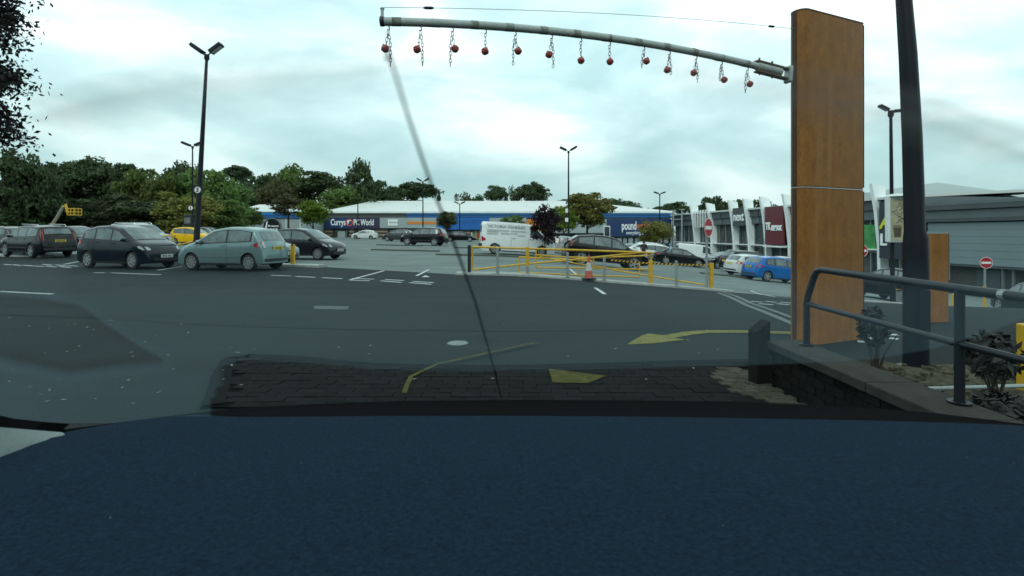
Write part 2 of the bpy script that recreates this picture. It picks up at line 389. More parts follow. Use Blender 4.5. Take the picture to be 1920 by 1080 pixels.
M_STEELTRIM = mat('bright_trim', (.55, .56, .54), .35, metal=.6, var=.1)

A, B = Vector((3.325, 5.85, 0)), Vector((4.335, 6.30, 0))
ang = math.atan2((B-A).y, (B-A).x); PW = (B-A).length; PT = .21
pil = empty('steel_pylon', A, ang, 'tall rust brown weathered steel pylon beside the entrance railing', 'pylon')
def slab_outline(w, t_, r, n=7):
    """plan of the slab: rounded nose on the left end, eased corners on the right"""
    o = []
    for k in range(n+1):
        q = R(90+180*k/n); o.append((r*.8+r*.8*math.cos(q), t_/2+t_/2*math.sin(q)))
    for cx, cy, a0 in ((w-.03, .03, -90), (w-.03, t_-.03, 0)):
        for k in range(4): q = R(a0+30*k); o.append((cx+.03*math.cos(q), cy+.03*math.sin(q)))
    return o
def prism(outline, z0, z1, name, m, parent, smooth=True):
    b = MB(); lo_ = [(x, y, z0) for x, y in outline]; hi = [(x, y, z1) for x, y in outline]; n = len(outline)
    i0 = 0; b.v = lo_+hi
    for k in range(n): b.f.append((k, (k+1) % n, n+(k+1) % n, n+k)); b.mi.append(0)
    b.f.append(tuple(range(n, 2*n))); b.mi.append(0); b.f.append(tuple(reversed(range(n)))); b.mi.append(0)
    return b.build(name, m, parent, smooth=smooth, angle=35)
ol = slab_outline(PW, PT, .13)
PTOP = 3.87; PJ = 1.83
prism(ol, 0, PJ-.012, 'lower_panel', M_CORTEN, pil)
prism([(x*.99+.006, y*.97+.004) for x, y in ol], PJ-.012, PJ+.014, 'joint_groove', M_RUSTEDGE, pil)
prism([(x*1.004-.002, y*1.02-.003) for x, y in ol], PJ-.004, PJ+.004, 'joint_trim', M_STEELTRIM, pil)
prism(ol, PJ+.014, PTOP, 'upper_panel', M_CORTEN, pil)
prism([(x*1.006-.003, y*1.02-.003) for x, y in ol], PTOP, PTOP+.016, 'cap_plate', M_RUSTEDGE, pil)
b = MB()
for z0, z1 in ((0.02, PJ-.02), (PJ+.02, PTOP)): b.box((-.004, PT/2, (z0+z1)/2), (.012, .045, z1-z0))
b.build('edge_bead', M_RUSTEDGE, pil)
b = MB(); b.box((PW+.002, .015, (PJ+PTOP)/2+.01), (.012, .02, PTOP-PJ-.04)); b.box((PW+.002, .015, PJ/2), (.012, .02, PJ-.04)); b.build('edge_bead', M_RUSTEDGE, pil)

# the barrier arm
def armpt(t):
    a, c = Vector((-1.12, 4.38, 3.11)), Vector((3.04, 5.80, 3.12))
    p = a.lerp(c, t); p.z += .125*4*t*(1-t)+.0; return p
M_ARM = mat('weathered_white_steel', (.30, .35, .33), .6, var=.25, scale=5, bump=.2, col2=(.40, .45, .43))
M_LICHEN = mat('rust_and_lichen', (.30, .35, .33), .9, scale=16, col2=(.09, .085, .04))
arm = empty('height_barrier_arm', armpt(0), 0, 'long pale tubular height barrier arm reaching from the rusty pylon', 'barrier')
def loc0(p): return p-armpt(0)
b = MB(); b.tube([loc0(armpt(k/24)) for k in range(25)], .037, 12); b.build('tube', M_ARM, arm, smooth=True)
b = MB(); b.lathe([(.0, -.006), (.042, -.006), (.042, .02), (.037, .03)], 12, (0, 0, 0), 'X'); b.build('end_cap', M_DARK, arm)
b = MB(); b.tube([(.01, 0, .03), (.01, 0, .105)], .014, 8); b.lathe([(.0, .125), (.018, .115), (.02, .105), (0.0, .1)], 8, (.01, 0, 0)); b.build('end_stud', M_GALV, arm)
rng = random.Random(11)
for k in range(13):
    tt = .02+k*.078; p = loc0(armpt(tt))+Vector((rng.uniform(-.02, .02), 0, 0)); q = loc0(armpt(tt+.018))
    b = MB(); b.tube([p, q], .0385, 12, caps=False); b.build('rust_collar', M_LICHEN if k % 2 == 0 or k > 2 else M_ARM, arm, smooth=True)
b = MB(); p, q = loc0(armpt(.925)), loc0(armpt(1.0)); b.tube([p, q], .047, 12); b.build('sleeve', mat('sleeve_paint', (.32, .36, .33), .6, var=.2), arm, smooth=True)
d = (q-p).normalized()
b = MB(); s_ = p-d*.02; e_ = q+d*.14
for dz in (.055, -.058):
    mid = (s_+e_)/2+Vector((0, 0, dz)); Rm = d.to_track_quat('X', 'Z').to_matrix(); b.box(mid, ((e_-s_).length, .07, .016), rot=Rm)
b.build('bracket_strap', mat('rusty_bracket', (.09, .06, .03), .8, var=.5, scale=18), arm)
for c_, r_ in ((q-d*.12, .011), (p+d*.03, .009)):
    b = MB(); b.tube([c_+Vector((0, 0, -.09)), c_+Vector((0, 0, .10))], r_, 6); b.build('bracket_bolt', M_DARK, arm)
b = MB(); Rm = d.to_track_quat('X', 'Z').to_matrix(); b.box(e_-d*.02, (.05, .10, .20), rot=Rm); bevel(b.build('mounting_plate', M_GALV, arm), .02)

# stay wire with its strainers
wire = empty('stay_wire', armpt(0)+Vector((0, 0, .12)), 0, 'thin stay wire stretched above the barrier arm', 'wire')
w0 = Vector((.01, 0, .0)); w1 = Vector(A)+Vector((-.02, .10, PTOP-.20))-wire.location
pts = []
for k in range(17):
    t_ = k/16; p = w0.lerp(w1, t_); p.z += .0; p.z += .16*4*t_*(1-t_)*.35; pts.append(p)
b = MB(); b.tube(pts, .0028, 5); b.build('cable', M_GALV, wire)
for t_ in (.085, .92):
    p = pts[int(t_*16)]; q = pts[int(t_*16)+1]; dd = (q-p).normalized(); m_ = p.lerp(q, t_*16-int(t_*16))
    b = MB(); b.tube([m_-dd*.05, m_-dd*.03, m_+dd*.03, m_+dd*.05], [.004, .013, .013, .004], 6); b.build('strainer', M_DARK, wire)
b = MB(); b.lathe([(.022, -.004), (.028, 0), (.022, .004), (.016, 0), (.022, -.004)], 12, w1+Vector((.0, 0, 0)), 'Y'); b.build('eye_bolt', M_GALV, wire)

# chains with red balls
M_CHAIN = mat('chain_steel', (.28, .29, .30), .45, metal=.6, var=.3, scale=30)
M_BALL = mat('faded_red_plastic', (.30, .040, .030), .5, var=.25, scale=18, bump=.1)
b = MB()                                   # one oval link, 46 mm long
ring = []
for k in range(12):
    q = 2*math.pi*k/12; ring.append(Vector((.0095*math.cos(q), 0, .0155*math.sin(q)+(.006 if math.sin(q) > 0 else -.006))))
i0 = 0
for k in range(12):
    a_, c_ = ring[k-1], ring[(k+1) % 12]; t_ = (c_-a_).normalized(); n_ = Vector((0, 1, 0)); bi = t_.cross(n_)
    for j in range(5):
        q = 2*math.pi*j/5; b.v.append(tuple(ring[k]+(n_*math.cos(q)+bi*math.sin(q))*.0033))
for k in range(12):
    for j in range(5): b.f.append((k*5+j, k*5+(j+1) % 5, ((k+1) % 12)*5+(j+1) % 5, ((k+1) % 12)*5+j)); b.mi.append(0)
link_me = b.mesh('link', M_CHAIN, smooth=True)
b = MB(); b.lathe([(.0001, -.034), (.014, -.033), (.026, -.024), (.034, -.009), (.035, .004), (.030, .017), (.019, .028), (.010, .032), (.008, .040), (.0001, .041)], 14); ball_me = b.mesh('ball', M_BALL, smooth=True, angle=60)
b = MB(); b.lathe([(.036, -.006), (.0375, 0), (.036, .006)], 14); seam_me = b.mesh('seam', mat('ball_seam', (.16, .022, .018), .6), smooth=True)
b = MB(); b.tube([(0, 0, .06), (.004, 0, .03), (.012, 0, .012), (.008, 0, -.004), (-.006, 0, -.004)], .005, 6); hook_me = b.mesh('hook', M_DARK, smooth=True)
bpx = [728, 788, 848, 910, 966, 1034, 1089, 1143, 1207, 1255, 1305, 1353, 1401]
# (ball drop below the arm, side of the loose tail, links in the tail)
cfg = [(.20, 1, 9), (.20, 1, 9), (.19, -1, 9), (.20, 0, 0), (.18, -1, 8), (.19, 1, 8), (.22, 0, 0), (.20, 0, 0), (.15, -1, 5), (.20, 1, 6), (.18, 1, 7), (.20, -1, 5), (.19, -1, 7)]
for i, (px, (drop, side, tail)) in enumerate(zip(bpx, cfg)):
    lo_, hi = 0., 1.
    for _ in range(40):
        m_ = (lo_+hi)/2; p = armpt(m_)
        if 960+p.x/p.y*FPX < px: lo_ = m_
        else: hi = m_
    top = armpt(lo_)+Vector((0, 0, -.037))
    root = empty('ball_chain', top, rng.uniform(-.4, .4), f'red ball on a steel chain, {ORD[i]} from the free end of the barrier arm' if i < 12 else 'red ball on a steel chain hanging nearest the rusty pylon', 'ball chain', 'ball chains under the height barrier')
    h = obj('hook', hook_me, root, (0, 0, -.03)); z = -.05; k = 0
    bx_ = -.016*side
    while z > -drop+.04:
        o = obj('link', link_me, root, (bx_*min(1, (-z-.04)/.1), 0, z)); o.rotation_euler = (0, rng.uniform(-.2, .2), (k % 2)*R(90)+rng.uniform(-.3, .3)); z -= .034; k += 1
    bl = obj('ball', ball_me, root, (bx_*1.6, -.01, -drop)); obj('seam', seam_me, bl); bl.rotation_euler = (rng.uniform(-.3, .3), rng.uniform(-.5, .5), 0)
    for k in range(tail):
        zz = -.06-k*.033; o = obj('link', link_me, root, (side*(.006+.012*min(1, k/3)), .006, zz)); o.rotation_euler = (0, rng.uniform(-.2, .2), ((k+1) % 2)*R(90)+rng.uniform(-.3, .3))

# low second steel pylon farther along
p2 = empty('low_steel_pylon', (5.95, 7.5, 0), R(14), 'low rusty steel sign slab standing behind the dark lamp column', 'pylon')
prism(slab_outline(.60, .2, .1), -.15, 1.29, 'panel', M_CORTEN, p2)
prism([(x*1.01-.003, y*1.02-.002) for x, y in slab_outline(.60, .2, .1)], 1.29, 1.315, 'cap_plate', M_GALV, p2)
b = MB(); b.box((.612, .03, .95), (.012, .05, .7)); b.build('edge_strip', M_GALV, p2)

# ================================================================ PLANTER WALL, RAILING
M_COPE = mat('stone_coping', (.034, .033, .029), .95, spec=.15, var=.25, scale=8, bump=.4)
M_WBRICK = mat('dark_wall_brick', (.009, .008, .0075), .95, spec=.1, var=.35, scale=6, bump=.5, objvar=.3)
M_MORTAR = mat('dark_mortar', (.006, .006, .006), .95, var=.2, spec=.1)
wall = empty('planter_wall', (2.28, 4.3, 0), 0, 'low dark brick planter wall with flat coping carrying the railing', 'wall')
WL = 3.1
b = MB(); b.box2(-.105, .11, -WL, -.01, 0, .335); b.build('core', M_MORTAR, wall)
bb = MB(); bb.box((0, 0, 0), (.012, .205, .058)); wb_me = bb.mesh('wall_brick', M_WBRICK)
for r_ in range(5):
    for k in range(14):
        y = -.11-k*.215-(r_ % 2)*.1075
        if y < -WL+.1: continue
        obj('wall_brick', wb_me, wall, (-.1105+rng.uniform(-.002, .002), y, .035+r_*.067))
for k in range(2):
    bb = MB(); bb.box((0, 0, 0), (.205, .012, .058))
for r_ in range(5): 
    o = obj('wall_brick', wb_me, wall, (0.0, -.0045, .035+r_*.067)); o.rotation_euler = (0, 0, R(90))
k = 0; y = .03
while y > -WL:
    ln = .62
    b = MB(); b.box((0, 0, 0), (.31, ln-.006, .065)); o = b.build('coping_slab', M_COPE, wall); o.location = (.005, y-ln/2, .3675+rng.uniform(-.002, .002)); bevel(o, .008); y -= ln
M_RAIL = mat('black_rail_paint', (.008, .010, .014), .42, spec=.3, var=.3, scale=12)
rail = empty('hand_railing', (2.36, 4.1, .40), 0, 'black tubular handrail with mid rail fixed on the planter wall', 'railing')
def rp(y, z): return (0.0+.0*(y), y, z)
b = MB(); b.tube([rp(0, .34), rp(-.02, .40), rp(-.10, .56), rp(-.14, .605), rp(-.20, .62), rp(-1.4, .605), rp(-2.6, .60)], .025, 10); b.build('top_rail', M_RAIL, rail, smooth=True, angle=60)
b = MB(); b.tube([rp(-.01, .335), rp(-1.4, .315), rp(-2.6, .31)], .019, 10); b.build('mid_rail', M_RAIL, rail, smooth=True)
for y in (0, -1.4, -2.6):
    b = MB(); b.tube([rp(y, .0), rp(y, .345 if y == 0 else .60)], .024, 10); b.lathe([(.0, .0), (.05, .0), (.055, .012), (.03, .012)], 12, rp(y, .001)); b.build('post', M_RAIL, rail, smooth=True)
b = MB(); b.tube([rp(-1.63, .603), rp(-1.66, .603)], .0265, 10); b.build('rail_joint', M_GALV, rail)
# planter bed behind the wall
M_SOIL = mat('pale_gravel', (.068, .064, .042), .95, spec=.1, var=.55, scale=14, bump=.8, bscale=70)
b = MB(); rows = []
for j in range(15):
    rows.append([(2.39+i*.17, 1.4+j*.205, .20+.03*math.sin(i*1.7+j)+.02*math.cos(j*2.1+i*.6)-(max(0, i-8)*.05)) for i in range(14)])
b.grid(rows); tag(b.build('planter_soil', M_SOIL, smooth=True), kind='structure')
b = MB(); rg = random.Random(8)
for _ in range(420):
    x, y = rg.uniform(2.45, 4.0), rg.uniform(2.0, 4.2); s = rg.uniform(.012, .03)
    b.box((x, y, .225), (s, s*1.3, s*.8), rg.uniform(0, 3))
tag(b.build('gravel_stones', M_SOIL), 'pale gravel scattered over the planter bed', 'gravel', kind='stuff')
# stone patch in front of the post and the post itself
M_SETT = mat('pale_sett', (.060, .056, .042), .95, spec=.1, var=.4, scale=9, bump=.6, objvar=.25)
apron = empty('stone_apron', (2.0, 4.2, 0)); apron['kind'] = 'structure'
sb = MB(); sb.box((0, 0, 0), (.105, .085, .04)); sett_me = sb.mesh('sett', M_SETT)
for j in range(12):
    for i in range(7):
        x, y = 1.80+i*.112+(j % 2)*.05, 3.75+j*.092
        if (x-2.35)**2+(y-4.3)**2*.9 < .36 and x < 2.16: obj('sett', sett_me, apron, (x-2.0+rng.uniform(-.004, .004), y-4.2, .022+rng.uniform(-.003, .004)))
b = MB(); pts = []
post = empty('timber_post', (2.09, 4.33, 0), R(10), 'short dark timber post with slanted top by the planter wall end', 'post')
b.box((0, 0, .24), (.125, .125, .52)); o = b.build('shaft', mat('dark_timber', (.008, .007, .0065), .9, spec=.15, var=.4, scale=6, stretch=(4, 4, .4), bump=.4), post)
for v in o.data.vertices:
    if v.co.z > .4: v.co.z += .09*(v.co.x+.0)/.0625*.5+.02
bevel(o, .008)
b = MB(); b.box((.072, .0, .20), (.018, .06, .44)); b.build('edge_batten', mat('grey_batten', (.07, .065, .055), .8), post)
# bare shrub, round bush, pipe and yellow post inside the planter
M_STEM = mat('shrub_stem', (.030, .022, .018), .9, var=.3)
def stems(name, loc, h, n, spread, seed, label, cat):
    r_ = random.Random(seed); root = empty(name, loc, 0, label, cat)
    for k in range(n):
        a = r_.uniform(0, 6.28); s = r_.uniform(.3, 1)*spread; hh = h*r_.uniform(.7, 1); b = MB(); p0 = Vector((r_.uniform(-.03, .03), r_.uniform(-.03, .03), -.02))
        pts = [p0+Vector((math.cos(a)*s*t_**1.5+r_.uniform(-.01, .01), math.sin(a)*s*t_**1.5, hh*t_)) for t_ in (0, .25, .5, .75, 1)]
        b.tube(pts, [.011, .009, .007, .005, .002], 5); b.build('stem', M_STEM, root)
    return root
M_DLEAF = mat('dark_leaf', (.008, .010, .008), .7, var=.5, scale=3)
def leafball(root, name, c, r_, n, size, m, seed):
    q = random.Random(seed); b = MB()
    for _ in range(n):
        d = Vector((q.gauss(0, 1), q.gauss(0, 1), q.gauss(0, 1))).normalized(); p = Vector(c)+Vector((d.x*r_[0], d.y*r_[1], d.z*r_[2]))*q.uniform(.5, 1)**.5
        u = Vector((q.gauss(0, 1), q.gauss(0, 1), q.gauss(0, 1))).normalized(); w = u.cross(d+Vector((.1, .2, .3))).normalized()
        s = size*q.uniform(.6, 1.3); b.poly([p-u*s, p-w*s*.45, p+u*s, p+w*s*.45])
    return b.build(name, m, root)
s = stems('bare_shrub', (2.86, 4.05, .2), .42, 9, .14, 3, 'bare twiggy shrub between the planter wall and the lamp column', 'shrub'); leafball(s, 'crown', (0, 0, .36), (.11, .11, .16), 260, .035, M_DLEAF, 5)
s = stems('low_shrub', (2.98, 3.18, .2), .36, 9, .2, 9, 'thin leggy shrub behind the second railing post', 'shrub'); leafball(s, 'crown', (0, 0, .34), (.15, .15, .15), 320, .035, M_DLEAF, 6)
s = stems('round_bush', (2.62, 2.72, .2), .18, 6, .08, 21, 'small dark round bush on the pale gravel at the right edge', 'bush'); leafball(s, 'crown', (0, 0, .12), (.17, .17, .13), 700, .03, M_DLEAF, 7)
pr = empty('pipe_rail', (2.7, 3.35, .22), 0, 'low horizontal grey pipe running across the planter gravel', 'pipe')
b = MB(); b.tube([(0, 0, .06), (1.6, .12, .07)], .014, 8); b.build('pipe', M_GALV, pr, smooth=True)
for x in (.1, 1.5): b = MB(); b.tube([(x, .01, -.05), (x, .01, .06)], .012, 6); b.build('stub', M_GALV, pr)
yp = empty('yellow_post', (3.63, 3.6, 0), 0, 'yellow square post at the right edge beyond the planter', 'post')
b = MB(); b.box((0, 0, .33), (.09, .09, .66)); bevel(b.build('shaft', M_YEL, yp), .008)

# near dark lamp column
lc = empty('lamp_column', (3.865, 4.9, 0), 0, 'thick dark lamp column rising out of frame right of the rusty pylon', 'lamp post')
b = MB(); b.tube([(0, 0, .0), (.0, 0, .9), (.0, 0, 1.25), (-.01, 0, 1.32), (-.035, 0, 2.2), (-.075, 0, 3.0), (-.135, 0, 3.8), (-.20, 0, 4.6), (-.3, 0, 6.4)], [.104, .104, .100, .086, .081, .074, .062, .054, .05], 16)
b.build('shaft', mat('blue_black_paint', (.006, .008, .013), .45, var=.2, spec=.22), lc, smooth=True, angle=50)
b = MB(); b.box((-.0, -.107, .55), (.10, .012, .42)); b.build('access_door', M_BLACK, lc)
b = MB(); b.lathe([(.0, .0), (.16, .0), (.16, .015), (.11, .02)], 16, (0, 0, .003)); b.build('base_plate', M_BLACK, lc)

# fallen leaves on the road in front of the car
M_LITTER = mat('dry_leaf', (.13, .135, .11), .8, var=.4, scale=20)
rg = random.Random(31); b = MB()
for k in range(90):
    px = rg.uniform(0, 460) if k < 60 else rg.uniform(300, 1400); py = rg.uniform(575, 770) if k < 60 else rg.uniform(600, 720)
    c = G(px, py); a = rg.uniform(0, 6.28); l = rg.uniform(.012, .028); u = Vector((math.cos(a), math.sin(a), rg.uniform(-.2, .3)))*l; w = Vector((-math.sin(a), math.cos(a), rg.uniform(-.3, .3)))*l*.5
    c.z += .04 if py > 665 and px > 400 else .012; b.poly([c-u, c-w, c+u, c+w])
tag(b.build('leaf_litter', M_LITTER), 'dry fallen leaves scattered over the dark road', 'leaves', kind='stuff')
# ================================================================ GATES, POSTS, CONE
GY = 16.1
KH = .075
def gp(px, py, Y=GY): return P(px, py, Y)
def gate(name, label, Y, bars, r=.027, cat='gate'):
    """bars: (part name, pixel polyline) in the plane at depth Y"""
    p0 = gp(*bars[0][1][0], Y); root = empty(name, (p0.x, Y, gz(p0.x, Y)), 0, label, cat)
    for nm, pts, *rr in bars:
        b = MB(); b.tube([gp(*p, Y)-root.location for p in pts], rr[0] if rr else r, 8); b.build(nm, M_YEL, root, smooth=True, angle=50)
    return root
gate('swing_gate', 'long yellow tubular swing gate hung on the dark post', GY, [
    ('top_rail', [(886, 463), (1000, 466.5), (1100, 469.5), (1224, 474)], .032),
    ('hinge_stile', [(886, 463), (886, 506)]), ('brace', [(886, 506), (975, 496), (1075, 487), (1200, 473.5)], .03), ('end_stile', [(1221, 474), (1221, 488)])])
gate('swing_gate', 'yellow rectangular gate leaf standing behind the traffic cone', GY+.55, [
    ('hinge_stile', [(1005, 467), (1005, 501.5)], .026), ('bottom_rail', [(1005, 501.5), (1110, 503), (1219, 505.5)], .026), ('top_rail', [(1005, 478), (1060, 482), (1110, 483.5), (1219, 479)], .026),
    ('brace', [(1010, 481), (1085, 495), (1150, 504)], .022), ('stile', [(1113, 483), (1113, 502)], .022)])
gate('swing_gate', 'lower yellow gate leaf reaching back behind the other leaves', GY+1.3, [
    ('hinge_stile', [(973, 482), (973, 511)], .028), ('top_rail', [(973, 482), (1110, 489)], .028), ('bottom_rail', [(973, 511), (1085, 516), (1199, 519.5)], .028),
    ('end_stile', [(1199, 492), (1199, 519.5)], .026), ('stile', [(1086, 499), (1086, 516)], .024)])
gate('swing_gate', 'yellow triangular gate hung on the right hand yellow post', GY+.05, [
    ('hinge_stile', [(1326, 499), (1326, 535)], .03), ('brace', [(1148, 506), (1215, 517), (1326, 535)], .027), ('hinge_pin', [(1326, 503), (1334, 503)], .018), ('hinge_pin', [(1326, 530), (1334, 530)], .018)])
# black and yellow tape slung between the right hand posts
b = MB(); tape = empty('striped_tape', gp(1146, 488, GY+.5), 0, 'black and yellow striped barrier tape slung behind the gates', 'tape')
pts = [gp(1146+(1334-1146)*k/52, 487.5+9*k/52+3*math.sin(math.pi*k/52), GY+.5-.35*k/52) for k in range(53)]
for mi, m in ((0, M_YEL), (1, M_BLACK)):
    b = MB()
    for k in range(mi, 52, 2):
        a, c = pts[k]-tape.location, pts[k+1]-tape.location; h = Vector((.02, 0, .026))
        b.quad(a-h, c-h, c+h, a+h); t_ = Vector((0, .006, 0)); b.quad(a-h+t_, a+h+t_, c+h+t_, c-h+t_)
    b.build('yellow_band' if mi == 0 else 'black_band', m, tape)
def post(name, px, ytop, w, m, label, cat='post', Y=GY, round_=True, group=None, cap=True, base=None):
    X = (px-960)/FPX*Y; z0 = gz(X, Y)+(KH if base is None else base); zt = CAMZ+(HOR-ytop)/FPX*Y
    root = empty(name, (X, Y, z0), 0, label, cat, group); h = zt-z0
    b = MB()
    if round_: b.tube([(0, 0, -.05), (0, 0, h-.012), (0, 0, h)], [w/2, w/2, w/2*.75], 12); o = b.build('shaft', m, root, smooth=True)
    else: b.box((0, 0, h/2-.02), (w, w, h+.04)); o = bevel(b.build('shaft', m, root), .008)
    if cap: b = MB(); b.lathe([(.0, .006), (w*.8, .006), (w*.8, .0), (w*.4, 0)], 12, (0, 0, .003)); b.build('base_collar', M_CONC, root)
    return root
r_ = post('gate_post', 880, 459.5, .10, M_DARK, 'dark steel gate post at the left end of the gates', round_=False)
for z in (.25, .7): b = MB(); b.box((.07, -.0, z), (.06, .03, .03)); b.build('hinge', M_GALV, r_)
r_ = post('yellow_gate_post', 989, 463, .105, M_YEL, 'yellow gate post between the dark post and the cone', round_=False)
b = MB(); b.box((0, 0, .12), (.108, .108, .26)); b.build('grey_lower_sleeve', M_GALV, r_)
r_ = post('yellow_gate_post', 1220, 488, .11, M_YEL, 'yellow gate post just right of the traffic cone', round_=False)
b = MB(); b.box((0, 0, r_.children[0].dimensions.z if False else .89), (.13, .13, .02)); b.build('top_cap', M_GALV, r_)
r_ = post('yellow_gate_post', 1334, 493, .11, M_YEL, 'yellow gate post at the right end beside the no entry sign', round_=False)
for px, yt, d in ((933, 464, 'first grey steel bollard right of the dark gate post'), (1064, 473, 'grey steel bollard directly left of the traffic cone'), (1133, 480, 'grey steel bollard directly right of the traffic cone'), (1268, 489, 'grey steel bollard between the right hand yellow posts')):
    post('steel_bollard', px, yt, .085, M_GALV, d, 'bollard', group='steel bollards along the gates', Y=GY-.12)
post('yellow_bollard', 549, 458, .13, M_YEL, 'square yellow bollard on the kerb beside the green hatchback', 'bollard', Y=19.75, round_=False, cap=False, base=.1)
b = bpy.data.objects['yellow_bollard']; q = MB(); q.box((0, -.067, .74), (.05, .008, .10)); q.build('slot', M_BLACK, b)
for px, yt, Y, lb in ((20, 445, 26.6, 'leftmost slim steel post on the left kerb'), (45, 443, 26.2, 'slim steel post on the left kerb in front of the black estate'), (311, 443, 22.0, 'slim steel post behind the bonnet of the navy car')):
    post('steel_bollard', px, yt, .09, M_GALV, lb, 'bollard', Y=Y, base=.1)
b = post('steel_bollard', 70, 458, .085, M_DARK, 'short dark post on the kerb by the estate rear wheel', 'bollard', Y=25.9, base=.1)
# yellow rails behind the parked cars on the left
for Y, pts, lb in ((24.5, [(265, 443.5), (330, 441.5)], 'yellow rail low behind the navy car'), (21.3, [(318, 463), (368, 452)], 'slanting yellow rail between the navy car and the green hatchback'), (21.0, [(318, 469.5), (343, 470)], 'short yellow rail low between the two nearest cars')):
    a = P(*pts[0], Y); c = P(*pts[1], Y); root = empty('yellow_rail', (a.x, Y, gz(a.x, Y)), 0, lb, 'rail')
    b = MB(); b.tube([a-root.location, c-root.location], .035, 8); b.build('bar', M_YEL, root)
    for q in (.1, .9): p = a.lerp(c, q)-root.location; b = MB(); b.tube([(p.x, p.y, -.05), p], .03, 8); b.build('leg', M_YEL, root)

# traffic cone on the kerb
Y = GY-.28; X = (1104-960)/FPX*Y; cone = empty('traffic_cone', (X, Y, gz(X, Y)+KH+.004), 0, 'orange and white traffic cone standing in front of the yellow gates', 'traffic cone')
M_ORG = mat('faded_orange_plastic', (.40, .075, .040), .55, var=.2); M_SLV = mat('reflective_sleeve', (.40, .43, .42), .4, var=.2)
b = MB(); b.box((0, 0, .02), (.44, .44, .045)); bevel(b.build('rubber_base', M_BLACK, cone), .012)
def seg(z0, z1, nm, m):
    rr = lambda z: .15*(1-z/.84)+.022*(z/.84)
    b = MB(); b.lathe([(rr(z0), z0), (rr(z1), z1)], 16); b.build(nm, m, cone, smooth=True)
seg(.04, .30, 'lower_cone', M_ORG); seg(.30, .44, 'grey_sleeve', M_SLV); seg(.44, .58, 'white_sleeve', M_SLV); seg(.58, .84, 'cone_tip', M_ORG)
b = MB(); b.lathe([(.022, .84), (.018, .85), (.0001, .85)], 12); b.build('tip_cap', M_ORG, cone); cone.scale = (.95, .95, .86)

# no entry signs
M_RED = mat('sign_red', (.36, .014, .022), .45, var=.08); M_SWHITE = mat('sign_white', (.75, .77, .76), .45, var=.05)
def no_entry(px, py, r, base_py, Y, label, rz=0., pole_r=.038):
    X = (px-960)/FPX*Y; z0 = gz(X, Y); zc = CAMZ+(HOR-py)/FPX*Y
    root = empty('no_entry_sign', (X, Y, z0), rz, label, 'road sign')
    b = MB(); b.tube([(0, 0, -.05), (0, 0, zc-z0+r*.9)], pole_r, 10); b.build('pole', M_GALV, root, smooth=True)
    b = MB(); b.lathe([(.0001, -.005), (r, -.005), (r, .005), (.0001, .005)], 28, (0, -.055, zc-z0), 'Y'); d = b.build('disc', M_RED, root)
    b = MB(); b.lathe([(r*.93, -.007), (r*.995, -.007), (r*.995, -.004)], 28, (0, -.055, zc-z0), 'Y'); b.build('rim', M_SWHITE, d)
    b = MB(); b.box((0, -.0635, zc-z0), (r*1.5, .004, r*.36)); b.build('bar', M_SWHITE, d)
    for dz in (.1, -.1): b = MB(); b.box((0, -.03, zc-z0+dz), (.10, .05, .03)); b.build('clip', M_GALV, root)
    return root
no_entry(1325, 427, .30, 545, GY-.05, 'no entry sign on a steel pole left of the right hand yellow gate post', R(45))
no_entry(1846.5, 492.5, .17, 560, 15.2, 'no entry sign standing before the grey shutter on the far right', R(-10), .028)
no_entry(1613, 470, .22, 560, 17.5, 'no entry sign half hidden behind the right edge of the rusty pylon', 0, .03)

# ================================================================ LAMP POSTS
M_LAMPB = mat('lamp_black', (.006, .007, .010), .45, var=.2, spec=.22); M_LENS = mat('lamp_lens', (.35, .38, .38), .2, var=.1)
def lamp(px, base_Y, ytop, label, lean=0., arms=((-1, 30), (1, 18)), r0=.085, r1=.045, hs=1., head=True):
    Y = base_Y; ztop = CAMZ+(HOR-ytop)/FPX*Y
    X = (px-960)/FPX*Y; z0 = gz(X, Y); h = ztop-z0
    root = empty('lamp_post', (X, Y, z0), 0, label, 'lamp post', 'car park lamp posts')
    root.rotation_euler = (0, lean, 0)
    b = MB(); b.tube([(0, 0, -.1), (0, 0, .9), (0, 0, 1.0), (0, 0, h*.6), (0, 0, h)], [r0*1.25, r0*1.25, r0, (r0+r1)/2, r1], 10); b.build('column', M_LAMPB, root, smooth=True, angle=60)
    if head:
        b = MB(); b.lathe([(.0001, h+.06), (r1*1.7, h+.05), (r1*1.9, h-.12), (r1, h-.2)], 10); b.build('spigot', M_LAMPB, root, smooth=True)
        for s, up in arms:
            d = Vector((s*math.cos(R(up)), 0, math.sin(R(up)))); Rm = d.to_track_quat('X', 'Z').to_matrix()
            b = MB(); b.tube([(0, 0, h), tuple(Vector((0, 0, h))+d*.2*hs)], .03*hs, 6)
            c = Vector((0, 0, h+.02))+d*.45*hs
            b.box(c, (.55*hs, .30*hs, .14*hs), rot=Rm); o = b.build('lantern', M_LAMPB, root); bevel(o, .04*hs)
            n = Rm @ Vector((0, 0, -1)); b = MB(); b.box(c+n*.075*hs, (.42*hs, .22*hs, .02*hs), rot=Rm); b.build('lens', M_LENS, o)
    return root, h
def round_sign(root, z, r, txt, y=-.11, x=0.):
    b = MB(); b.lathe([(.0001, -.006), (r, -.006), (r, .006), (.0001, .006)], 20, (x, y, z), 'Y'); s = b.build('speed_sign', M_SWHITE, root)
    b = MB(); b.lathe([(r*.88, -.008), (r, -.008), (r, -.004)], 20, (x, y, z), 'Y'); b.build('sign_rim', M_BLACK, s)
    text(txt, r*1.5, M_BLACK, 'numeral', s, (x, y-.009, z-r*.52), ext=.001, bold=.01, align='CENTER')
l1, h = lamp(366, 21.0, 104, 'tallest dark lamp post carrying the round 5 sign behind the green hatchback', R(3.2), ((-1, 32), (1, 40)), .12, .055, 1.05)
round_sign(l1, 3.05, .145, '5', -.12, -.0)
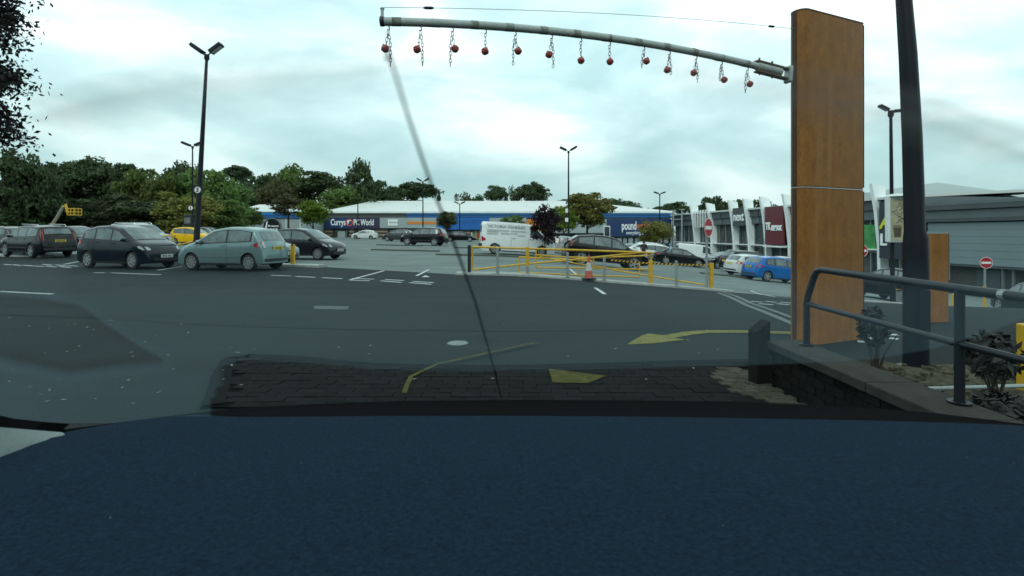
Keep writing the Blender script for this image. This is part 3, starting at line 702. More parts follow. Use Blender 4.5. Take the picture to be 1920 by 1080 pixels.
l2, h = lamp(361, 43.0, 275, 'slimmer lamp post with a banner box close left of the tallest post', 0, ((-1, 22), (1, 22)), .09, .05, 1.3)
b = MB(); b.box((-.30, -.13, 1.85-.2), (.72, .16, 1.55)); o = b.build('banner_box', M_DARK, l2); bevel(o, .05)
b = MB(); b.box((-.30, -.214, 1.95), (.5, .01, .5)); b.build('grey_poster', mat('grey_print', (.12, .13, .13), .6, var=.6, scale=5), o)
round_sign(l2, 3.0, .2, '5', -.13, -.08)
lamp(793, 70, 341, 'lamp post standing by the black off-roader in front of the store', 0, ((-1, 28), (1, 28)), .10, .06, 1.3)
l4, h = lamp(671, 84, 362, 'thin lamp post crossing the navy electrical store sign', 0, head=False, r0=.10, r1=.07)
lamp(862, 87, 383, 'short far lamp post before the plain blue shop fascia', 0, ((-1, 25), (1, 25)), .10, .07, 1.4)
l6, h = lamp(1066, 44.5, 284, 'tall lamp post behind the white van and the copper tree', 0, ((-1, 25), (1, 30)), .10, .055, 1.15)
for z, w in ((3.75, .22), (2.95, .26)): b = MB(); b.box((-.17, -.11, z), (w, .02, .34)); b.build('notice', M_SWHITE, l6)
l7, h = lamp(1237, 66, 364, 'lamp post beside the pound shop sign and the small olive tree', 0, ((-1, 20), (1, 20)), .10, .06, 1.1)
b = MB(); b.box((-.1, -.14, 3.0), (.62, .03, .85)); n_ = b.build('notice', M_SWHITE, l7); text('h', .7, M_BLACK, 'symbol', n_, (-.1, -.16, 2.78), align='CENTER', ext=.002)
l8, h = lamp(1674, 18, 210, 'lamp post with the coffee cup light box right of the rusty pylon', R(-.6), ((-1, 28), (1, 5)), .075, .05, .62)
# light box on that post: white case, printed panel with a paper cup
bx = MB(); bx.box((.05, -.16, 3.05), (.72, .22, 1.62)); case = bx.build('light_box', mat('light_box_white', (.62, .68, .66), .4, var=.05), l8); bevel(case, .05)
b = MB(); b.lathe([(.36, -.02), (.30, .05), (.0001, .085)], 20, (.05, -.16, 3.86)); b.build('box_top', mat('light_box_white', (.62, .68, .66)), l8, smooth=True)
b = MB(); b.box((.0, -.276, 3.02), (.50, .008, 1.45)); pan = b.build('poster', mat('poster_cream', (.33, .33, .22), .5, var=.2, scale=3), l8)
M_PRINT = mat('poster_brown', (.075, .06, .035), .6, var=.3)
b = MB(); b.poly([(-.13, -.283, 2.42), (.09, -.283, 2.42), (.13, -.283, 2.76), (-.17, -.283, 2.76)]); b.build('cup_print', M_PRINT, pan)
b = MB(); b.poly([(-.19, -.284, 2.77), (.15, -.284, 2.77), (.11, -.284, 2.84), (-.15, -.284, 2.84)]); b.build('cup_lid_print', mat('poster_tan', (.19, .15, .08), .6), pan)
rg = random.Random(5); b = MB()
for k in range(9):
    x, z = rg.uniform(-.18, .12), 2.95+k*.075; pts = [Vector((x+rg.uniform(-.02, .02)+.07*j, -.283, z+.05*math.sin(j*1.8+k))) for j in range(-1, 3)]
    for a, c in zip(pts[:-1], pts[1:]):
        n = Vector((-(c-a).z, 0, (c-a).x)).normalized()*.012; b.quad(a-n, c-n, c+n, a+n)
b.build('sketch_print', M_PRINT, pan)
# ================================================================ CARS
M_CGLASS = mat('car_glass', (.065, .095, .096), .03, var=.75, scale=2.2, spec=1.)
M_TYRE = mat('tyre_rubber', (.014, .014, .015), .8, var=.2)
M_RIM = mat('wheel_silver', (.42, .44, .44), .32, metal=.7, var=.1)
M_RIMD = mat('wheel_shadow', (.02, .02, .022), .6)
M_PLASTIC = mat('black_plastic', (.016, .017, .018), .55, var=.2)
M_HEAD = mat('headlamp_glass', (.30, .34, .35), .08, metal=.35, var=.25, scale=14)
M_TAIL = mat('tail_lamp_red', (.35, .012, .018), .15, var=.2, scale=8)
M_TAILC = mat('tail_lamp_clear', (.55, .48, .48), .12, var=.2, scale=10)
M_PLY = mat('plate_yellow', (.62, .50, .06), .5, var=.08); M_PLW = mat('plate_white', (.70, .72, .70), .5, var=.08)
M_CHROME = mat('chrome', (.6, .62, .62), .15, metal=.9, var=.05)
PAINT = {}
def paint(name, col, metal=.25, rough=.28):
    return mat('paint_'+name, col, rough*.55, metal=0. if max(col) < .05 else metal, var=.04, scale=2, coat=.3, spec=.22)
# top line of each body, nose to tail, in metres
TYPES = {
 'hatch': dict(L=3.85, W=1.69, H=1.50, wb=2.43, wr=.295, fo=.76, top=[(1.925, .42), (1.91, .58), (1.83, .70), (1.60, .83), (1.08, .98), (.28, 1.42), (-.25, 1.495), (-.9, 1.48), (-1.45, 1.40), (-1.78, .98), (-1.88, .82), (-1.915, .55), (-1.925, .42)],
               cowl=1.06, wst=.30, rg=(-1.49, -1.77), belt=(.92, 1.02), pil=[(.95, -.30), (-.38, -1.32)], doors=[.92, -.36], tl=(.80, 1.02), hl=(.62, .78), mir=.78),
 'mpv': dict(L=4.28, W=1.77, H=1.57, wb=2.58, wr=.315, fo=.86, top=[(2.14, .40), (2.13, .55), (2.05, .72), (1.75, .90), (1.30, 1.02), (.42, 1.47), (-.2, 1.57), (-.9, 1.55), (-1.55, 1.44), (-1.95, 1.05), (-2.08, .88), (-2.13, .6), (-2.14, .40)],
               cowl=1.28, wst=.44, rg=(-1.60, -1.94), belt=(.98, 1.10), pil=[(1.05, .14), (.06, -.80), (-.88, -1.50)], doors=[.98, .10, -.84], tl=(.85, 1.12), hl=(.68, .84), mir=.86),
 'hatch5': dict(L=4.2, W=1.74, H=1.45, wb=2.58, wr=.31, fo=.84, top=[(2.1, .42), (2.08, .58), (1.98, .70), (1.70, .82), (1.15, .94), (.30, 1.37), (-.2, 1.45), (-.9, 1.43), (-1.55, 1.33), (-1.93, .95), (-2.05, .85), (-2.09, .55), (-2.1, .42)],
               cowl=1.13, wst=.32, rg=(-1.58, -1.92), belt=(.90, .99), pil=[(.98, .06), (-.02, -.82), (-.90, -1.40)], doors=[.92, .02, -.86], tl=(.76, .98), hl=(.60, .74), mir=.80),
 'saloon': dict(L=4.6, W=1.78, H=1.43, wb=2.7, wr=.32, fo=.86, top=[(2.3, .42), (2.28, .58), (2.18, .68), (1.85, .80), (1.20, .93), (.42, 1.34), (-.1, 1.43), (-.8, 1.40), (-1.25, 1.28), (-1.72, 1.02), (-2.15, .96), (-2.27, .8), (-2.3, .5)],
               cowl=1.18, wst=.44, rg=(-1.27, -1.70), belt=(.90, .96), pil=[(1.02, .10), (.02, -.85), (-.92, -1.25)], doors=[.95, .06, -.88], tl=(.74, .92), hl=(.58, .72), mir=.84),
 'suv': dict(L=4.6, W=1.88, H=1.70, wb=2.72, wr=.355, fo=.86, top=[(2.3, .45), (2.29, .68), (2.20, .86), (1.95, 1.0), (1.28, 1.10), (.58, 1.58), (.0, 1.69), (-.9, 1.69), (-1.75, 1.62), (-2.12, 1.15), (-2.22, 1.0), (-2.29, .65), (-2.3, .45)],
               cowl=1.26, wst=.60, rg=(-1.80, -2.11), belt=(1.05, 1.13), pil=[(1.15, .22), (.14, -.72), (-.80, -1.62)], doors=[1.08, .18, -.76], tl=(.92, 1.22), hl=(.78, .94), mir=.98, clad=True, rails=True),
 'estate': dict(L=4.8, W=1.86, H=1.60, wb=2.78, wr=.345, fo=.92, top=[(2.4, .45), (2.39, .62), (2.28, .80), (1.98, .92), (1.30, 1.02), (.55, 1.48), (.0, 1.56), (-1.0, 1.57), (-1.95, 1.50), (-2.22, 1.10), (-2.33, .95), (-2.39, .62), (-2.4, .45)],
               cowl=1.28, wst=.57, rg=(-2.0, -2.21), belt=(.98, 1.06), pil=[(1.12, .18), (.10, -.78), (-.86, -1.85)], doors=[1.05, .14, -.82], tl=(.85, 1.45), hl=(.70, .86), mir=.94, clad=True, rails=True, talltail=True),
 'crossover': dict(L=4.63, W=1.89, H=1.66, wb=2.77, wr=.36, fo=.90, top=[(2.31, .45), (2.30, .66), (2.2, .84), (1.95, .96), (1.28, 1.06), (.50, 1.54), (-.1, 1.655), (-.8, 1.64), (-1.65, 1.52), (-2.1, 1.18), (-2.24, .98), (-2.3, .65), (-2.31, .45)],
               cowl=1.26, wst=.52, rg=(-1.70, -2.09), belt=(1.02, 1.16), pil=[(1.12, .20), (.12, -.74), (-.82, -1.60)], doors=[1.06, .16, -.78], tl=(.95, 1.42), hl=(.72, .88), mir=.96, clad=True, talltail=True),
 'van': dict(L=4.86, W=1.95, H=2.0, wb=2.93, wr=.33, fo=.93, top=[(2.43, .45), (2.41, .75), (2.28, .98), (2.0, 1.14), (1.72, 1.24), (1.02, 1.84), (.75, 1.95), (.0, 2.0), (-1.2, 2.0), (-2.30, 1.97), (-2.39, 1.85), (-2.42, .9), (-2.43, .45)],
             cowl=1.68, wst=1.05, rg=None, belt=(1.12, 1.16), pil=[(1.55, .72)], doors=[1.60, .62, -.45], tl=(.75, 1.10), hl=(.80, 1.02), mir=1.4, tumble=.10),
 'fourbyfour': dict(L=4.6, W=1.79, H=2.0, wb=2.79, wr=.39, fo=.78, top=[(2.3, .6), (2.29, 1.0), (2.24, 1.09), (1.9, 1.13), (1.05, 1.16), (.82, 1.80), (.62, 1.93), (.0, 1.98), (-1.2, 1.98), (-2.20, 1.96), (-2.28, 1.85), (-2.29, 1.0), (-2.3, .6)],
             cowl=1.05, wst=.80, rg=None, belt=(1.20, 1.20), pil=[(.86, .10)], doors=[.80, .02], tl=(.8, .95), hl=(.82, .98), mir=.85, tumble=.06, clad=True),
}
WHEELS = {}
def wheel_meshes(r, w, spokes):
    k = (r, w, spokes)
    if k in WHEELS: return WHEELS[k]
    b = MB(); b.lathe([(r*.66, -w/2), (r*.90, -w/2), (r, -w*.36), (r, w*.36), (r*.90, w/2), (r*.66, w/2)], 24, axis='Y'); ty = b.mesh('wheel', M_TYRE, smooth=True, angle=50)
    b = MB(); y = -w/2-.004
    b.lathe([(r*.70, y), (r*.62, y), (r*.60, y+.03), (r*.60, y+.06)], 24, axis='Y', mi=0)
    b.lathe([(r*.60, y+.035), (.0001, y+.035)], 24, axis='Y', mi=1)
    b.lathe([(.0001, y-.004), (r*.12, y-.002), (r*.16, y+.03)], 12, axis='Y', mi=0)
    for s in range(spokes):
        q = 2*math.pi*s/spokes; u = Vector((math.cos(q), 0, math.sin(q))); v = Vector((-math.sin(q), 0, math.cos(q)))
        w0, w1 = r*.13*(7/spokes)**.5, r*.085*(9/spokes)**.6
        p0, p1 = u*r*.10, u*r*.63; yy = Vector((0, y+.006, 0))
        b.quad(p0-v*w0+yy, p0+v*w0+yy, p1+v*w1+yy, p1-v*w1+yy)
    ri = b.mesh('rim', [M_RIM, M_RIMD], smooth=True, angle=30)
    WHEELS[k] = (ty, ri); return ty, ri
def make_car(kind, name, label, col, px, Y, heading, spokes=5, plate='', detail=True, metal=.25, moulding=None, cat='car', scale=1., plain=False, pitchfix=0., dz=0.):
    T = TYPES[kind]; hl_ = T['L']/2; w0 = T['W']/2; top = T['top']; H = T['H']
    tum = T.get('tumble', .26)
    body_m = paint(col[0], col[1], metal)
    def ztop_raw(x):
        if x >= top[0][0]: return top[0][1]
        for (a, za), (c, zc) in zip(top[:-1], top[1:]):
            if x >= c: return zc+(za-zc)*(x-c)/max(1e-6, a-c)
        return top[-1][1]
    def ztop(x): return (ztop_raw(min(hl_, x+.05))+2*ztop_raw(x)+ztop_raw(max(-hl_, x-.05)))/4 if abs(x) < hl_-.06 else ztop_raw(x)
    xf, xr = hl_-T['fo'], hl_-T['fo']-T['wb']; wr = T['wr']; clear = .20 if not T.get('clad') else .27
    def zbot(x):
        z = clear+.06*max(0, (abs(x)-hl_*.86)/(hl_*.14))
        for xw in (xf, xr):
            d = abs(x-xw); R_ = wr+.055
            if d < R_: z = max(z, wr+math.sqrt(R_*R_-d*d)*.98)
        return min(z, ztop(x)-.06)
    def ee(x): return max(0., (abs(x)/hl_-.55)/.45)**2
    def belt(x): a, c = T['belt']; t_ = (T['cowl']-x)/(T['cowl']+hl_*.8); return a+(c-a)*max(0, min(1.1, t_))
    def ww(x, z):
        zt = ztop(x); w = w0*(1-.10*ee(x)); zb = belt(x)
        if z < .5: w -= .05*((.5-z)/.3)**2
        w -= .035*max(0, min(1, (z-.6)/max(.05, zb-.6)))**2
        if z > zb: w -= (z-zb)*tum
        e_ = max(0, min(1, 1-(zt-z)/.09)); w -= .07*e_*e_
        return w
    def bul(x, y):
        return x-math.copysign(.16 if kind != 'fourbyfour' else .03, x)*ee(x)*(abs(y)/w0)**2.2
    def S(x, z, s, off=0.): y = s*(ww(x, z)+off); return Vector((bul(x, y), y, z))
    def Tp(x, u, off=0.): zt = ztop(x); w = ww(x, zt); y = u*w; return Vector((bul(x, y), y, zt+.035*(1-u*u)*(1 if x < T['cowl'] else .8)*min(1, max(0, (hl_-abs(x))/.2))+off))
    root = empty(name, (0, 0, 0), 0, label, cat)
    # body shell
    xs = sorted(set([round(-hl_+2*hl_*k/56, 4) for k in range(57)]+[round(xw+dx*(wr+.055)/8, 4) for xw in (xf, xr) for dx in range(-8, 9)]+[hl_-.02, hl_-.06, -hl_+.02, -hl_+.06, hl_-.1, -hl_+.1]))
    xs = [x for x in xs if -hl_ <= x <= hl_]
    rings = []
    fr = [0, .12, .28, .45, .6, .75, .88, .96, 1]
    for x in xs:
        zb_, zt = zbot(x), ztop(x); zs = [zb_+(zt-zb_)*f for f in fr]
        left = [S(x, z, -1) for z in zs]; mid = [Tp(x, u) for u in (-.75, -.4, 0, .4, .75)]; right = [S(x, z, 1) for z in reversed(zs)]
        rings.append(left+mid+right)
    b = MB(); b.grid(rings); n = len(rings[0])
    for a in range(len(rings)-1):                     # underside
        b.quad(rings[a][0], rings[a+1][0], rings[a+1][-1], rings[a][-1], mi=1)
    for rr, fl in ((rings[0], False), (rings[-1], True)):
        k = len(fr); L2 = rr[:k]; R2 = rr[k+5:][::-1]; Mx = rr[k:k+5]
        rows = []
        for i in range(k):
            a, c = L2[i], R2[i]; row = []
            for u in (-1, -.75, -.4, 0, .4, .75, 1):
                p = a.lerp(c, (u+1)/2); p.x = a.x+(bul(math.copysign(hl_, a.x), p.y)-bul(math.copysign(hl_, a.x), a.y)); row.append(p)
            if i == k-1: row = [a]+list(Mx)+[c]
            rows.append(row)
        b.grid(rows, flip=fl)
    body = b.build('body', [body_m, M_PLASTIC], root, smooth=True, angle=38, weld=True)
    # patches lying on the skin
    def side_patch(nm, x0, x1, zl, zh, m, parent, off=.006, both=True, nx=10, rows_=3):
        for s in ((-1, 1) if both else (both,)):
            b = MB(); cols = []
            for i in range(nx+1):
                x = x0+(x1-x0)*i/nx; a, c = zl(x), max(zl(x), zh(x)); cols.append([S(x, a+(c-a)*j/rows_, s, off) for j in range(rows_+1)])
            b.grid(cols, flip=(s > 0)); b.build(nm, m, parent, smooth=True, angle=60)
    def top_patch(nm, x0, x1, u, m, parent, off=.007, nx=6):
        b = MB(); b.grid([[Tp(x0+(x1-x0)*i/nx, -u+2*u*j/8, off)+Vector((math.copysign(.006, x0) if True else 0, 0, 0)) for j in range(9)] for i in range(nx+1)]); return b.build(nm, m, parent, smooth=True, angle=60)
    def xend(z, front):
        if z <= (top[0][1] if front else top[-1][1]): return hl_ if front else -hl_
        lo_, hi = (T['cowl'], hl_) if front else (-hl_, -hl_*.55)
        for _ in range(30):
            m_ = (lo_+hi)/2; up = ztop(m_) > z
            if front: lo_, hi = (m_, hi) if up else (lo_, m_)
            else: lo_, hi = (lo_, m_) if up else (m_, hi)
        return lo_
    def end_patch(nm, front, y0, y1, z0, z1, m, parent, off=.010, skew=0., thick=0.):
        b = MB(); rows = []
        for j in range(4):
            z = z0+(z1-z0)*j/3; row = []
            for i in range(5):
                y = y0+(y1-y0)*i/4+skew*(z-z0); x = xend(z, front); y = max(-ww(x, z)*.995, min(ww(x, z)*.995, y)); row.append(Vector((bul(x, y)+(off if front else -off), y, z)))
            rows.append(row)
        b.grid(rows, flip=front is False); return b.build(nm, m, parent, smooth=True, angle=60)
    # glass
    ht = lambda x: min(ztop(x)-.10, H-.10)
    for (a, c) in T['pil']:
        side_patch('side_window', c, a, lambda x: belt(x)+.02, ht, M_CGLASS, root)
    if not plain:
        a, c = T['pil'][0][0], T['pil'][-1][1]
        side_patch('window_surround', c-.07, a+.09, lambda x: belt(x)-.012, lambda x: min(ztop(x)-.075, H-.075), M_PLASTIC, body, off=.003, nx=16)
    top_patch('windscreen', T['wst']+.01, T['cowl']-.03, .90, M_CGLASS, root)
    if T['rg']: top_patch('rear_window', T['rg'][1]+.02, T['rg'][0]-.02, .86, M_CGLASS, root)
    else:
        for s in (-1, 1): end_patch('rear_window', False, s*.12, s*.68, 1.32, 1.72, M_CGLASS, root)
    # seams, handles, sill, lamps, plates
    if detail:
        for i, x in enumerate(T['doors']): side_patch('door_seam', x-.006, x+.006, lambda x: clear+.12 if abs(x-xr) > wr+.08 and abs(x-xf) > wr+.08 else wr*2+.1, lambda x: belt(x)-.015, M_PLASTIC, body, off=.002, nx=1, rows_=5)
        for i, x in enumerate(T['doors'][1:]):
            for s in (-1, 1):
                p = S(x+.16, belt(x)-.10, s, .012); b = MB(); b.box(p, (.17, .03, .03)); o = b.build('door_handle', M_PLASTIC if plain or metal < .1 else body_m, root); bevel(o, .01)
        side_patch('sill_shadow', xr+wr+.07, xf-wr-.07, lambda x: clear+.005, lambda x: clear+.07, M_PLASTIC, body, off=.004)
        if moulding or T.get('clad'): side_patch('side_moulding', xr+wr+.10, xf-wr-.10, lambda x: .47, lambda x: .53, body_m if moulding == 'body' else M_PLASTIC, body, off=.012)
        if T.get('clad'):
            for xw in (xf, xr):
                for s in (-1, 1):
                    b = MB(); cols = []
                    for i in range(13):
                        q = math.pi*i/12; R1, R2 = wr+.058, wr+.115; x1, z1 = xw+R1*math.cos(q), wr+R1*math.sin(q); x2, z2 = xw+R2*math.cos(q), wr+R2*math.sin(q)
                        x1, x2 = max(-hl_, min(hl_, x1)), max(-hl_, min(hl_, x2)); cols.append([S(x1, max(z1, clear), s, .008), S(x2, max(z2, clear), s, .008)])
                    b.grid(cols, flip=s < 0); b.build('arch_trim', M_PLASTIC, body, smooth=True)
        if T.get('rails'):
            for s in (-1, 1): b = MB(); b.tube([(.35, s*(w0-.30), H-.06), (.25, s*(w0-.30), H+.035), (-1.45, s*(w0-.30), H+.02), (-1.6, s*(w0-.30), H-.08)], .018, 6); b.build('roof_rail', M_CHROME, root, smooth=True)
    for s in (-1, 1):
        zl, zh = T['tl']; yo = w0*(1-.10)-.01
        if T.get('talltail'): end_patch('tail_lamp', False, s*(yo-.10), s*yo, zl, min(zh, 1.30), M_TAIL, root, skew=-s*.12)
        else: end_patch('tail_lamp', False, s*(yo-.15), s*yo, zl, zh, M_TAILC if kind == 'hatch' else M_TAIL, root)
        xt = xend((zl+zh)/2, False)
        b = MB(); cols = []
        for i in range(6):
            x = xt+.012+.30*i/5 if not T.get('talltail') else xt+.02+.13*i/5; f = i/5; cols.append([S(x, zl+(zh-zl)*.25*f, s, .008), S(x, zh-(zh-zl)*.45*f, s, .008)])
        b.grid(cols, flip=(s > 0)); b.build('tail_lamp', M_TAIL, root, smooth=True)
        zl, zh = T['hl']
        end_patch('headlamp', True, s*(yo-.20), s*yo, zl+.01, zh-.03, M_HEAD, root)
        b = MB(); cols = []
        for i in range(6):
            x = xend((zl+zh)/2, True)-.012-.32*i/5; f = i/5; cols.append([S(x, zl+(zh-zl)*(.1+.5*f), s, .008), S(x, max(zl+(zh-zl)*(.12+.5*f), min(zh, ztop(x)-.05)), s, .008)])
        b.grid(cols, flip=(s < 0)); b.build('headlamp', M_HEAD, root, smooth=True)
        # mirrors
        p = S(T['mir'], belt(T['mir'])+.06, s, .09); b = MB(); b.lathe([(.0001, -.07), (.055, -.06), (.075, 0), (.065, .07), (.0001, .09)], 10, (0, 0, 0), 'X'); mo = b.build('door_mirror', body_m if not plain else M_PLASTIC, root, smooth=True); mo.location = p; mo.scale = (1, 1.25, .95)
    if detail:
        zg = (T['hl'][0]+T['hl'][1])/2
        end_patch('grille', True, -.30, .30, T['hl'][0]-.10, T['hl'][1]-.06, M_PLASTIC, root, .012)
        end_patch('lower_grille', True, -.52, .52, .30, .42, M_PLASTIC, root, .012)
        end_patch('bumper_strip', False, -w0*.8, w0*.8, clear+.12, clear+.22, M_PLASTIC, root, .010)
        for fr_, m, z in ((True, M_PLW, .47), (False, M_PLY, .78 if not T.get('clad') else .84)):
            x = xend(z, fr_); b = MB(); b.box((x+(.018 if fr_ else -.018), 0, z), (.012, .52, .115)); pl = b.build('number_plate', m, root)
            if not fr_ and T['rg'] is not None:
                pl.rotation_euler = (0, 0, 0)
            if plate: text(plate, .10, M_BLACK, 'plate_letters', pl, (x+(.026 if fr_ else -.026), 0, z-.035), rot=(R(90), 0, R(90) if fr_ else R(-90)), ext=.0005, bold=.004, align='CENTER')
        for s in (-1, 1): pass
    ty, ri = wheel_meshes(wr, .20 if wr < .33 else .235, spokes)
    for xw in (xf, xr):
        for s in (-1, 1):
            wo = obj('wheel', ty, root, (xw, s*(w0-.125), wr)); ro = obj('rim', ri, wo)
            if s > 0: wo.rotation_euler = (0, 0, R(180))
    # put it on the land
    X = (px-960)/FPX*Y; c, s = math.cos(R(heading)), math.sin(R(heading))
    f = Vector((X+c*1.3, Y+s*1.3, 0)); bk = Vector((X-c*1.3, Y-s*1.3, 0)); lf = Vector((X-s*.7, Y+c*.7, 0)); rt = Vector((X+s*.7, Y-c*.7, 0))
    z4 = [gz(p.x, p.y)-(0 if p.y < road_edge(p.x) else .02) for p in (f, bk, lf, rt)]
    ux = Vector((c*2.6, s*2.6, z4[0]-z4[1])).normalized(); uy = Vector((-s*1.4, c*1.4, z4[2]-z4[3])).normalized(); uz = ux.cross(uy).normalized(); uy = uz.cross(ux)
    M = Matrix((ux, uy, uz)).transposed().to_4x4(); M.translation = (X, Y, sum(z4)/4+.004+dz)
    k_ = max(.86, 1-.25*((px-960)/FPX)**2)*scale      # small trim of length and width
    root.matrix_world = M @ Matrix.Diagonal((k_, k_, scale*(.97+.03*k_), 1))
    return root, S, body
NAVY = ('navy', (.004, .009, .016)); BLK = ('black', (.004, .005, .006)); GREEN = ('pale_green', (.175, .262, .268)); SIL = ('silver', (.36, .39, .39)); WHT = ('white', (.66, .70, .68))
GRY = ('grey', (.055, .060, .066)); YELC = ('bright_yellow', (.72, .42, .008)); BLUE = ('bright_blue', (.008, .115, .36)); DGR = ('charcoal', (.010, .011, .015))
make_car('mpv', 'hatchback_car', 'navy five-door car with front number plate, nearest on the left', NAVY, 243, 19.2, -17, 7, 'PK05 AFU', moulding='body')
r_, S_, bd = make_car('hatch', 'hatchback_car', 'pale metallic green three-door hatchback seen from its rear quarter', GREEN, 439, 18.3, 169, 9, 'YA12 XSU', metal=.3, moulding='body')
make_car('estate', 'estate_car', 'black estate with red tail lights and roof bars at far left', BLK, 72, 25.8, 156, 5, 'PL58 VXR')
make_car('hatch5', 'saloon_car', 'dark hatchback right behind the black estate', DGR, 147, 33, -22, 5)
make_car('hatch5', 'saloon_car', 'grey car at the left edge beyond the estate bonnet', GRY, 8, 30, 165, 5)
make_car('suv', 'offroader_car', 'pale roofed off-roader behind the navy car roof', ('pale_grey', (.26, .29, .29)), 262, 32, -14, 5)
make_car('hatch', 'small_car', 'bright yellow small hatchback behind the tallest lamp post', YELC, 362, 41, 3, 6, metal=0., scale=.93)
make_car('hatch5', 'saloon_car', 'silver car parked behind the yellow hatchback', SIL, 392, 50, -8, 5)
make_car('hatch5', 'hatchback_car', 'silver grey car hidden behind the green hatchback, only its nose showing', ('mid_grey', (.16, .18, .185)), 470, 21.8, -12, 5, 'MT07 KHY')
make_car('hatch', 'hatchback_car', 'charcoal rounded hatchback facing right behind the yellow bollard', DGR, 575, 25.2, -13, 9, 'DK08 ULM')
make_car('hatch5', 'small_car', 'tiny white car by the electrical store door', WHT, 684, 82, 176, 5, detail=False, metal=0.)
make_car('mpv', 'estate_car', 'dark people carrier far off left of the black off-roader', GRY, 747, 68, 172, 5, detail=False)
make_car('suv', 'offroader_car', 'black off-roader with silver side sills in the middle distance', BLK, 796, 49.5, 170, 5)
make_car('saloon', 'saloon_car', 'black car in front of the poster covered shop window', BLK, 862, 72, 2, 5, detail=False)
van, S_, vb = make_car('van', 'delivery_van', 'white delivery van lettered with a fish shop name, behind the gates', WHT, 968, 32.8, 4, 6, metal=0., plain=True, cat='van')
M_VT = mat('van_lettering', (.10, .13, .12), .6, var=.15)
for t_, z, x, s_ in (('VICTORIA FISHERIES', 1.66, -1.98, .25), ('(01942) 679 530', 1.27, -1.1, .15)): text(t_, s_, M_VT, 'lettering', van, (x, -.945 if z > 1.5 else -.965, z), ext=.002, sx=1.05 if z > 1.5 else 1.)
b = MB()
for x0, x1, z in ((-2.0, -.6, 1.50), (-.5, .45, 1.50), (-2.0, -1.25, 1.40), (-2.0, -1.3, 1.27), (-.05, .4, 1.24)): b.box(((x0+x1)/2, -.965, z), (x1-x0, .006, .045))
b.build('small_print', mat('van_small_print', (.33, .40, .37), .6, var=.2), van)
b = MB(); b.tube([(-2.0, -.87, 1.985), (.5, -.87, 1.985)], .012, 5); b.build('gutter', M_WSTEEL, van)
b = MB(); b.box((-2.35, 0, .50), (.22, 1.86, .28)); bevel(b.build('rear_bumper', M_PLASTIC, van), .04)
make_car('hatch5', 'estate_car', 'silver grey hatchback right of the white van behind the lamp post', SIL, 1048, 37, 172, 5)
make_car('crossover', 'crossover_car', 'black crossover with tall red tail light behind the yellow gates', BLK, 1131, 27.6, 1, 5, 'SD61 RKO')
make_car('hatch5', 'saloon_car', 'pale grey car beyond the nose of the black crossover', ('pale_grey', (.26, .29, .29)), 1178, 52, 186, 5, detail=False)
make_car('suv', 'offroader_car', 'white off-roader in the row right of the black crossover', WHT, 1204, 50, 178, 5, metal=0.)
make_car('estate', 'estate_car', 'white estate behind the black saloon with raised boot', WHT, 1234, 49, 10, 5, metal=0.)
make_car('saloon', 'saloon_car', 'black saloon beside the person in pale blue', BLK, 1273, 43.5, -8, 7)
make_car('fourbyfour', 'offroader_van', 'boxy white four-by-four with hard top behind the black saloon', WHT, 1309, 51, -6, 6, metal=0., plain=True, cat='van')
make_car('mpv', 'hatchback_car', 'dark hatchback facing left under the tapered white fins', DGR, 1359, 45, 190, 5)
make_car('suv', 'offroader_car', 'black off-roader parked between the dark hatchback and the blue one', BLK, 1402, 39.5, 12, 5)
make_car('hatch5', 'hatchback_car', 'white hatchback peeping out behind the blue hatchback', ('off_white', (.5, .53, .52)), 1413, 34.5, 13, 5, metal=0.)
make_car('hatch5', 'hatchback_car', 'bright blue hatchback cut off by the rusty pylon', BLUE, 1455, 30, 12, 5, 'PN53 EJD', metal=.1)
make_car('mpv', 'hatchback_car', 'silver car beyond the roof of the blue hatchback', SIL, 1478, 36.5, 12, 5)
make_car('hatch5', 'hatchback_car', 'dark car with a red tail light seen under the railing', BLK, 1674, 23, 100, 5)
make_car('saloon', 'saloon_car', 'dark car at the right edge beyond the railing', BLK, 1950, 20.5, 75, 5)
# ================================================================ STORES
SY = 92.0
def sxp(px): return (px-960)/FPX*SY
def szp(py): return CAMZ+(HOR-py)/FPX*SY
M_BLUE1 = mat('fascia_blue', (.012, .19, .50), .4, var=.08, scale=.4); M_BLUE2 = mat('fascia_deep_blue', (.010, .095, .28), .45, var=.1, scale=.4)
M_GRNGRY = mat('fascia_grey_green', (.055, .075, .068), .5, var=.1, scale=.4); M_LGREY = mat('cladding_pale_grey', (.30, .36, .36), .5, var=.08, scale=.5)
M_NAVYS = mat('sign_navy', (.010, .035, .115), .4, var=.06, scale=.4); M_PURP = mat('sign_purple_navy', (.032, .028, .070), .4, var=.06)
M_ORANGE = mat('sign_orange', (.60, .20, .020), .5, var=.08); M_LETW = mat('letter_white', (.80, .83, .82), .4, var=.03)
M_TAN = mat('tan_brick', (.26, .20, .12), .8, var=.3, scale=4); M_DBR = mat('dark_band_brick', (.035, .028, .024), .85, var=.3, scale=4)
M_INT = mat('shop_interior', (.05, .06, .058), .8, var=.7, scale=.9)
M_SHUT = mat('pale_door_panel', (.32, .38, .37), .4, var=.15)
def bbox(root, nm, px0, px1, py0, py1, m, d=.2, y=0., parent=None):
    """a panel on the front: pixel edges at the facade plane, d metres thick, standing y metres proud"""
    b = MB(); b.box2(sxp(px0), sxp(px1), -y-d, -y, szp(py1), szp(py0)); o = b.build(nm, m, parent or root)
    if parent and parent is not root: pass
    return o
store = empty('retail_building', (0, SY, 0), 0, 'long white roofed retail building with blue fascia and shop signs', 'building')
X0, X1 = sxp(609), 28.6
b = MB(); b.box2(X0+.05, X1, .25, 38, -4, szp(398)); b.build('wall', M_LGREY, store)
